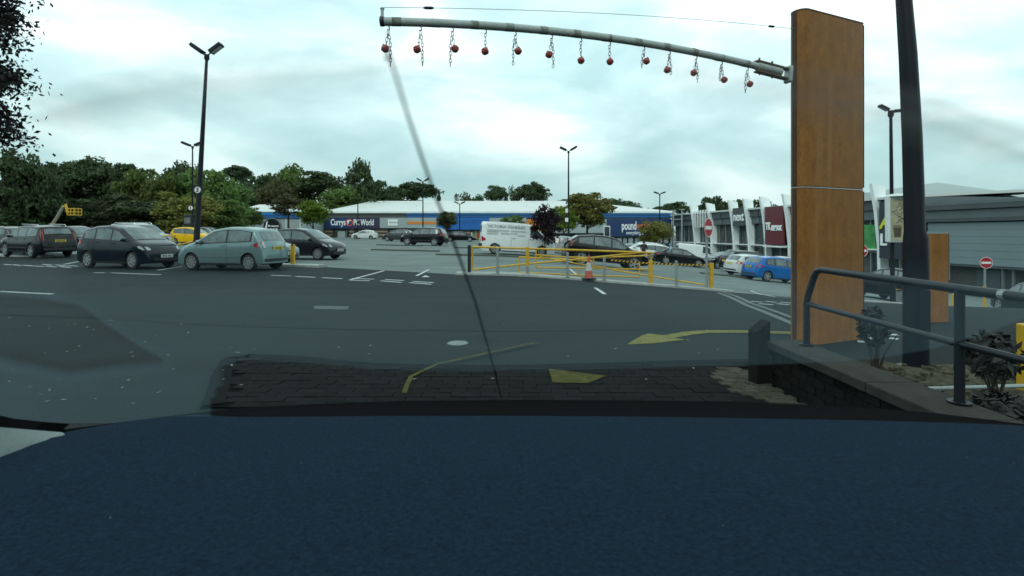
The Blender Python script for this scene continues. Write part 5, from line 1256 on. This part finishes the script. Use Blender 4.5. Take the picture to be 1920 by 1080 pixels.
# trees standing in the car park
park = [(472, 388, 20, 66, 'loose', 'mid', 430, 'small pale green tree before the left store wall'), (541, 364, 30, 76, 'loose', 'brown', 408, 'thin stemmed olive brown tree left of the round green one'), (588, 375, 28, 72, 'round', 'bright', 424, 'round bright green tree left of the navy store sign'),
        (838, 396, 17, 57, 'round', 'brown', 430, 'small dark brown tree behind the diagonal windscreen line'), (962, 403, 22, 64, 'loose', 'mid', 432, 'small tree just above the roof of the white van'), (1022, 380, 26, 30.8, 'loose', 'copper', 464, 'dark copper leaved tree beside the white van cab'),
        (1056, 385, 26, 52, 'loose', 'bright', 440, 'yellow green tree between the copper tree and the lamp post'), (1101, 361, 42, 56, 'round', 'olive', 428, 'broad olive crowned tree right of the tall lamp post'), (1228, 413, 30, 56, 'loose', 'olive', 462, 'small olive tree half covering the pound shop sign')]
for i, (px, yt, hw, Y, sh, lf, yb, lb) in enumerate(park): tree(px, yt, hw, Y, sh, lf, 3+i % 2, lb, yb, 'tree', 'trees in the car park', rz=i*2.)
# big tree overhanging the top left corner
nt = empty('overhanging_tree', (-13.6, 10.2, 0), 0, 'near dark leaved tree overhanging the top left corner', 'tree')
r = np.random.default_rng(77); V = []; tips = []
for k in range(95):
    px, py = (r.uniform(-260, 14) if k < 55 else r.uniform(-90, 22)), r.uniform(-60, 262); Yc = r.uniform(9.2, 11.5)
    if px > -12 and 108 > py > 72: continue
    if px > 22 and (py > 215 or py < 10): continue
    c0 = np.array(P(px, py, Yc)); tips.append(Vector(c0)); nl = 190
    d = r.normal(size=(nl, 3))*np.array([.15, .30, .13]); c = c0+d
    u = r.normal(size=(nl, 3)); u[:, 2] -= .6; u /= np.linalg.norm(u, axis=1)[:, None]; w = np.cross(u, r.normal(size=(nl, 3))); w /= np.linalg.norm(w, axis=1)[:, None]
    s = (.055*r.uniform(.6, 1.3, nl))[:, None]; V.append(np.stack([c-u*s, c-w*s*.5, c+u*s, c+w*s*.5], 1).reshape(-1, 3))
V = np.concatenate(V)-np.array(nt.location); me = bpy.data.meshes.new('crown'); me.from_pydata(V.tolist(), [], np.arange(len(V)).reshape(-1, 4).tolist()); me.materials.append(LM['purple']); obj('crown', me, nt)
b = MB(); b.tube([(0, 0, -.1), (.1, 0, 1.5), (.2, 0, 3.2), (.1, .1, 6.5)], [.32, .26, .22, .1], 10); b.build('trunk', M_TRUNK, nt, smooth=True)
for t_ in tips[::3]:
    q = t_-nt.location; b = MB(); s = Vector((.15, 0, max(1.6, q.z-1.2))); b.tube([s, s.lerp(q, .5)+Vector((0, 0, .15)), q], [.06, .035, .01], 5); b.build('branch', M_TRUNK, nt)

# ================================================================ BOOM LIFT
bl = empty('boom_lift', (P(100, 437, 40).x, 40, gz(P(100, 437, 40).x, 40)), 0, 'yellow basket of a boom lift raised above the black estate', 'boom lift')
def bp_(px, py): return P(px, py, 40)-bl.location
b = MB(); b.tube([bp_(96, 424), bp_(108, 406), bp_(119, 387)], .11, 8); b.build('boom', mat('boom_grey', (.20, .21, .17), .5), bl)
b = MB(); b.tube([bp_(119, 387), bp_(123, 383), bp_(127, 400)], .09, 8); b.build('jib', M_YEL, bl)
b = MB(); a, c = bp_(126, 403), bp_(139, 391)
for z in (a.z, (a.z+c.z)/2, c.z): b.tube([(a.x, 0, z), (c.x, 0, z), (c.x, .7, z), (a.x, .7, z), (a.x, 0, z)], .035, 5)
for x in (a.x, (a.x+c.x)/2, c.x): b.tube([(x, 0, a.z), (x, 0, c.z)], .035, 5); b.tube([(x, .7, a.z), (x, .7, c.z)], .035, 5)
b.build('basket', M_YEL, bl)
b = MB(); b.box((-.3, 0, .7), (2.6, 1.8, .8)); bevel(b.build('chassis', M_YEL, bl), .1)
b = MB(); b.tube([(-.2, 0, 1.0), bp_(96, 424)], .2, 8); b.build('turret', M_DARK, bl)
for x in (-1.2, .6):
    for y in (-.85, .85): b = MB(); b.lathe([(.0001, -.12), (.36, -.12), (.42, 0), (.36, .12), (.0001, .12)], 14, (x, y, .40), 'Y'); b.build('wheel', M_TYRE, bl)

# ================================================================ PEOPLE
def person(px, Y, label, shirt, legs, facing, hair, bend=0., h=1.74, arm=0.3):
    X = (px-960)/FPX*Y; z0 = gz(X, Y)-.02; k = h/1.74
    root = empty('person', (X, Y, z0), R(facing), label, 'person')
    J = {'pel': (0, 0, .95), 'sp': (.02+bend*.2, 0, 1.20), 'ch': (.03+bend*.5, 0, 1.40), 'nk': (.05+bend*.65, 0, 1.53), 'hd': (.08+bend*.75, 0, 1.64), 'tp': (.09+bend*.78, 0, 1.73)}
    for s, n in ((1, 'l'), (-1, 'r')):
        J.update({n+'hip': (0, s*.10, .90), n+'kn': (.05+.05*s, s*.11, .50), n+'an': (-.02+.08*s, s*.11, .08), n+'to': (.15+.08*s, s*.13, .04), n+'sh': (.03+bend*.5, s*.20, 1.42), n+'el': (.06+bend*.6, s*.27, 1.16), n+'wr': (.06+arm+bend*.5, s*.22, 1.04), n+'ha': (.12+arm+bend*.5, s*.20, 1.01)})
    ks = list(J); me = bpy.data.meshes.new('body'); E = [('pel', 'sp'), ('sp', 'ch'), ('ch', 'nk'), ('nk', 'hd'), ('hd', 'tp')]
    for n in 'lr': E += [('pel', n+'hip'), (n+'hip', n+'kn'), (n+'kn', n+'an'), (n+'an', n+'to'), ('ch', n+'sh'), (n+'sh', n+'el'), (n+'el', n+'wr'), (n+'wr', n+'ha')]
    me.from_pydata([tuple(c*k for c in J[n]) for n in ks], [(ks.index(a), ks.index(c)) for a, c in E], [])
    o = obj('body', me, root); sk = o.modifiers.new('skin', 'SKIN'); sb = o.modifiers.new('sub', 'SUBSURF'); sb.levels = sb.render_levels = 2
    rad = {'pel': .15, 'sp': .14, 'ch': .15, 'nk': .06, 'hd': .105, 'tp': .08, 'hip': .095, 'kn': .065, 'an': .045, 'to': .04, 'sh': .07, 'el': .05, 'wr': .035, 'ha': .04}
    for i, n in enumerate(ks):
        r_ = rad[n] if n in rad else rad[n[1:]]; v = me.skin_vertices[0].data[i]; v.radius = (r_, r_*(1.15 if n in ('pel', 'sp', 'ch') else 1)); v.use_root = n == 'pel'
    dg = bpy.context.evaluated_depsgraph_get(); m2 = bpy.data.meshes.new_from_object(o.evaluated_get(dg)); o.modifiers.clear(); o.data = m2
    sk_m = mat('skin', (.38, .24, .18), .6); m2.materials.clear()
    for m in (shirt, legs, sk_m, M_BLACK): m2.materials.append(m)
    for p in m2.polygons:
        c = p.center; z = c.z/k; rr = math.hypot(c.x-(.05+bend*.5), c.y)
        p.material_index = 3 if z < .10 else 1 if z < .96 else 2 if (z > 1.50 or (z < 1.12 and abs(c.y) > .16 and c.x > .1)) else 0
        p.use_smooth = True
    b = MB(); hd = Vector(J['hd'])*k; b.lathe([(.0001, .135), (.06, .12), (.105, .06), (.115, .0), (.10, -.05)], 12, hd+Vector((-.02, 0, .015))); b.build('hair', hair, root, smooth=True)
    return root
person(1262, 43.0, 'person in a pale blue top and grey trousers leaning beside the black saloon', mat('pale_blue_cloth', (.22, .36, .44), .8), mat('grey_cloth', (.13, .15, .17), .85), 150, mat('hair_blue_cap', (.08, .22, .36), .8), .25)
person(1207, 41.0, 'person in dark jacket and maroon trousers beside the white off-roader', mat('dark_cloth', (.018, .015, .017), .85), mat('maroon_cloth', (.085, .022, .02), .85), 60, mat('hair_dark', (.015, .012, .01), .7), 0., 1.72, .1)
# ================================================================ THE CAR THE CAMERA STANDS IN
M_CLOTH = mat('navy_dash_cloth', (.0108, .0222, .0385), .95, var=.40, scale=240, bump=.5, bscale=420, spec=.04)
dash = empty('car_interior', (0, .7, .6), 0, 'dark navy felt covered dashboard and cracked windscreen at the bottom of the picture', 'car interior')
edge = [(-420, 1010, .44), (-200, 930, .50), (0, 868, .545), (50, 838, .585), (112, 812, .625), (200, 796, .66), (300, 782, .695), (370, 777.5, .712), (430, 781.5, .716), (520, 781.5, .72), (700, 780, .722), (960, 779.5, .724), (1200, 781, .722), (1400, 784, .72), (1600, 787.5, .715), (1800, 793, .70), (1920, 798, .69), (2100, 812, .66), (2300, 840, .62)]
def eint(px):
    for (a, y0, d0), (c, y1, d1) in zip(edge[:-1], edge[1:]):
        if px <= c: t_ = (px-a)/(c-a); return y0+(y1-y0)*t_, d0+(d1-d0)*t_
    return edge[-1][1:]
rows = []
cols = [-420+2720*i/90 for i in range(91)]
O = Vector(dash.location)
for f in [-.022, -.012, 0, .012, .03, .07, .14, .25, .4, .55, .7, .85, 1.0]:
    row = []
    for px in cols:
        py, d = eint(px); e_ = P(px, py, d); x = e_.x
        if f < 0: p = Vector((x, e_.y+.004-f*.15, e_.z+f*1.6))      # rolled lip falling away to the glass
        else:
            y = e_.y+(.16-e_.y)*f
            z = e_.z+.034*f+.006*math.sin(f*3.0)*(1-f)-.010*(1-f)**12*0
            z += .004*math.sin(x*9+1)*f*(1-f)*2+.010*f*math.exp(-((x-.42)/.12)**2)*.6
            if px < 300: z -= .05*f*((300-px)/700)**2
            p = Vector((x, y, z))
        row.append(p-O)
    rows.append(row)
b = MB(); b.grid(rows, flip=False); o = b.build('dashboard_cover', M_CLOTH, dash, smooth=True, angle=80)
# lint and dust specks on the cloth
rg = random.Random(3); b = MB()
for k in range(9):
    px, f = rg.uniform(150, 1850), rg.uniform(.02, .6); py, d = eint(px); e_ = P(px, py, d); y = e_.y+(.16-e_.y)*f
    p = Vector((e_.x*y/e_.y*rg.uniform(.9, 1.1), y, e_.z+.034*f+.006*math.sin(f*3)*(1-f)+.0045))-O
    a = rg.uniform(0, 3.14); l = rg.uniform(.0005, .0018); u = Vector((math.cos(a), math.sin(a), .1))*l; w = Vector((-math.sin(a), math.cos(a), 0))*.00018; b.quad(p-u-w, p+u-w, p+u+w, p-u+w)
o = b.build('lint', mat('lint', (.12, .13, .14), .9), dash); o['kind'] = 'stuff'
# body below the cover, so that the dashboard has depth
b = MB(); b.box2(-1.0, .78, -.62, -.10, -.45, .34); bevel(b.build('dashboard_body', M_PLASTIC, dash), .04)
# black vent slot between cover and glass
slot = [(60, 818, .64), (112, 806, .65), (240, 790, .69), (380, 772, .73), (480, 763, .745), (600, 757, .755), (760, 751.5, .765), (960, 749.5, .77), (1200, 750.5, .768), (1400, 754, .76), (1600, 763, .75), (1750, 774, .735), (1920, 795, .715), (2100, 815, .69), (2300, 845, .65)]
rows = []
for px, py, d in slot:
    top_ = P(px, py, d); ey, ed = eint(px); rows.append([top_-O, Vector((top_.x, top_.y+.01, top_.z-.06))-O])
b = MB()
r2 = []
for px, py, d in slot:
    t_ = P(px, py, d); ey, ed = eint(px); lo_ = P(px, ey+14, ed+.004); r2.append([t_+Vector((0, .02, -.012))-O, t_-O, t_+Vector((0, -.004, -.004))-O, lo_-O])
b.grid(r2); b.build('vent_slot', mat('slot_black', (.0025, .0025, .003), .9, spec=.1), dash, smooth=True)
# pale pillar trim in the corner
b = MB(); tr = []
for px, py0, py1, d in ((-200, 772, 985, .46), (-80, 786, 915, .50), (0, 801, 880, .535), (60, 806, 848, .575), (100, 809, 826, .605), (122, 811.5, 814, .62)):
    a, c = P(px, py0, d+.02), P(px, py1, d-.004); tr.append([a+Vector((0, .02, -.03))-O, a-O, a.lerp(c, .5)+Vector((0, -.004, .003))-O, c-O, c+Vector((0, 0, -.03))-O])
b.grid(tr); b.build('pillar_trim', mat('pale_grey_trim', (.16, .20, .19), .8, var=.1, scale=200, bump=.3, bscale=900), dash, smooth=True, angle=50)
b = MB(); tr = []
for px, py, d in ((-200, 760, .50), (-80, 780, .54), (0, 797, .575), (60, 803, .60), (112, 806, .648)):
    a = P(px, py, d); tr.append([a+Vector((0, .015, .002))-O, a+Vector((0, -.012, -.008))-O, a+Vector((0, -.02, -.03))-O])
b.grid(tr); b.build('glass_seal', mat('slot_black', (.0025, .0025, .003)), dash)

# windscreen: raked clear glass just ahead of the lens, cracked
WSL = Vector((0, .78, .98))
RK, H0 = .43, .052
def onglass(px, py, off=0.):
    u, v = (px-960)/FPX, (HOR-py)/FPX; Yg = H0/(v+RK); return Vector((u*Yg, Yg, CAMZ+v*Yg+off))
gm = bpy.data.materials.new('clear_glass'); gm.use_nodes = True; gn = gm.node_tree.nodes; gn.clear(); go = gn.new('ShaderNodeOutputMaterial'); gt = gn.new('ShaderNodeBsdfTransparent'); gt.inputs[0].default_value = (.915, .985, .985, 1); gm.node_tree.links.new(gt.outputs[0], go.inputs[0])
b = MB(); rows = []
for j in range(13):
    y = .92-.98*j/12; w = .74+.08*(y/.8)
    rows.append([Vector((w*(2*i/12-1), y-.05*(2*i/12-1)**2*0, CAMZ+H0-RK*y))-WSL for i in range(13)])
b.grid(rows); ws = b.build('windscreen', gm, dash, smooth=True); ws.location = WSL-O
M_CRACK = mat('crack_line', (.010, .013, .013), .9, var=.1, spec=.1)
def crack(pts, r0, r1):
    q = [onglass(*p, .0006)-WSL for p in pts]; m = []
    for a, c in zip(q[:-1], q[1:]): m += [a.lerp(c, i/4) for i in range(4)]
    m.append(q[-1]); n = len(m); b = MB(); b.tube(m, [r0+(r1-r0)*k/(n-1) for k in range(n)], 5); b.build('crack', M_CRACK, ws)
crack([(726, 100), (742, 150), (762, 215), (787, 290), (815, 370), (838, 425), (866, 500), (892, 572), (914, 650), (928, 700), (940, 748)], .00017, .00052)
b = MB(); p = onglass(727, 108)-WSL; b.lathe([(.0001, -.0003), (.0007, 0), (.0001, .0003)], 8, p); b.build('chip', M_CRACK, ws)
# dashboard reflection shaped as a haze film, plus wiper smears, inside the glass (their own thickness makes them denser or fainter)
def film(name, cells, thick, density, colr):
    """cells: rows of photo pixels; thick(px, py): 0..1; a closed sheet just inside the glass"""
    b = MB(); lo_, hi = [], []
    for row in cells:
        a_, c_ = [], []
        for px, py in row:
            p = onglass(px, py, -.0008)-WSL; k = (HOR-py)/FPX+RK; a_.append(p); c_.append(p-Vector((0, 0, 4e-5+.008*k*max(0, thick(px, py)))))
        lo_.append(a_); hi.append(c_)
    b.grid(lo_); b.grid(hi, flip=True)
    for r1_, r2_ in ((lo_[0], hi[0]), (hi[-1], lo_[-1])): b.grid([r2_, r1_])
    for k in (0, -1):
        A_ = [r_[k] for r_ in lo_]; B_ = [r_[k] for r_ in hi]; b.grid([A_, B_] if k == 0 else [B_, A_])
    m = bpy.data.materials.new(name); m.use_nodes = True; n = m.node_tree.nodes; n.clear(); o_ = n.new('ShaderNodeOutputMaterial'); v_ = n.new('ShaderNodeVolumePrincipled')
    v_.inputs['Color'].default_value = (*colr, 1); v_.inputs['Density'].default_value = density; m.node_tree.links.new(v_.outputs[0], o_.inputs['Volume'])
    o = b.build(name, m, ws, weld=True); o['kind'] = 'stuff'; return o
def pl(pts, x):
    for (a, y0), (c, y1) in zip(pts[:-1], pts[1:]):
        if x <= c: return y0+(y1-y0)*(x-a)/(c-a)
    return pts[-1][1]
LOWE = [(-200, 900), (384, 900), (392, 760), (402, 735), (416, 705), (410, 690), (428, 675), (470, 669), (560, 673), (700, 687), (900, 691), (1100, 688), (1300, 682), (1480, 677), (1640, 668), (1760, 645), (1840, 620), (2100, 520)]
PATCH = [(-80, 540), (0, 543), (80, 549), (150, 566), (190, 598), (250, 640), (302, 670), (230, 676), (130, 689), (60, 676), (0, 662), (-80, 650)]  # dark reflection at the left, cut into the film
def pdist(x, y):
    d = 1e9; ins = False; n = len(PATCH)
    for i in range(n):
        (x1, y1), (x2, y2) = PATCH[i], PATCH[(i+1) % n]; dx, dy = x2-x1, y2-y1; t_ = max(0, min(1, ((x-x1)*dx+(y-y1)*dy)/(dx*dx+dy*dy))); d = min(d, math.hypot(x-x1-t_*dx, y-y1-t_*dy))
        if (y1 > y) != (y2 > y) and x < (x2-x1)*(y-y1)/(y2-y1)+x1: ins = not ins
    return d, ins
def reflection_depth(px, py):  # film thickness drawn in the shape of the dashboard reflection
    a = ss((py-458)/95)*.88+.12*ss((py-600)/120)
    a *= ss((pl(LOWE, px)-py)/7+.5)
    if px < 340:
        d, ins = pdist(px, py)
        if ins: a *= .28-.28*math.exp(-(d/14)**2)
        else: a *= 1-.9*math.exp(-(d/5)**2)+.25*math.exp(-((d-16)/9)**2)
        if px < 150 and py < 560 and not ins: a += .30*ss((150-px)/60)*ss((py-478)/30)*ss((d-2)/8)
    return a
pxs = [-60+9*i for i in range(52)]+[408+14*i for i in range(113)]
film('reflection_film', [[(px, py) for px in pxs] for py in [462+(792-462)*j/88 for j in range(89)]], reflection_depth, 6.1, (.48, .78, .94))
def smear(pts, w, k, tone):
    rows = []; n = 40; L_ = len(pts)-1
    prm = []
    for i in range(n+1):
        f = i/n*L_; a_ = min(int(f), L_-1); t_ = f-a_; prm.append((pts[a_][0]+(pts[a_+1][0]-pts[a_][0])*t_, pts[a_][1]+(pts[a_+1][1]-pts[a_][1])*t_, i/n))
    rows = [[(x, y+w*s_) for x, y, _ in prm] for s_ in (-1, -.75, -.5, -.25, 0, .25, .5, .75, 1)]
    ctr = {round(x, 3): (y, f) for x, y, f in prm}
    def th(px, py): y, f = ctr[round(px, 3)]; return max(0, 1-((py-y)/w)**2)**2*min(1, 8*f, 8*(1-f))
    film('wiper_smear', rows, th, k, (tone, tone, tone))
smear([(40, 178), (180, 134), (320, 106), (480, 85), (640, 68), (780, 57)], 13, 85, .2)
smear([(40, 214), (190, 166), (330, 140), (520, 122), (700, 106), (780, 92), (900, 84)], 14, 95, .2)
smear([(1180, 62), (1350, 88), (1480, 110), (1620, 132), (1760, 172), (1990, 262)], 13, 90, .2)
smear([(1190, 100), (1340, 122), (1480, 150), (1620, 182), (1760, 212), (1990, 300)], 12, 90, .2)
# roof lining and door tops round the lens (out of frame, they shade the cabin)
b = MB(); b.box2(-.70, .70, -2.2, -.12, CAMZ+.10, CAMZ+.13); o = b.build('roof_lining', mat('grey_lining', (.20, .20, .19), .9), dash); o.location = -O
for sx_ in (-1, 1):
    b = MB(); b.box2(sx_*.80-.03, sx_*.80+.03, -2.2, .35, .35, CAMZ-.22); o = b.build('door', M_PLASTIC, dash); o.location = -O
b = MB(); b.box2(-.7, .7, -1.1, -.85, .35, CAMZ-.05); o = b.build('seat_back', mat('seat_cloth', (.02, .02, .024), .9), dash); o.location = -O
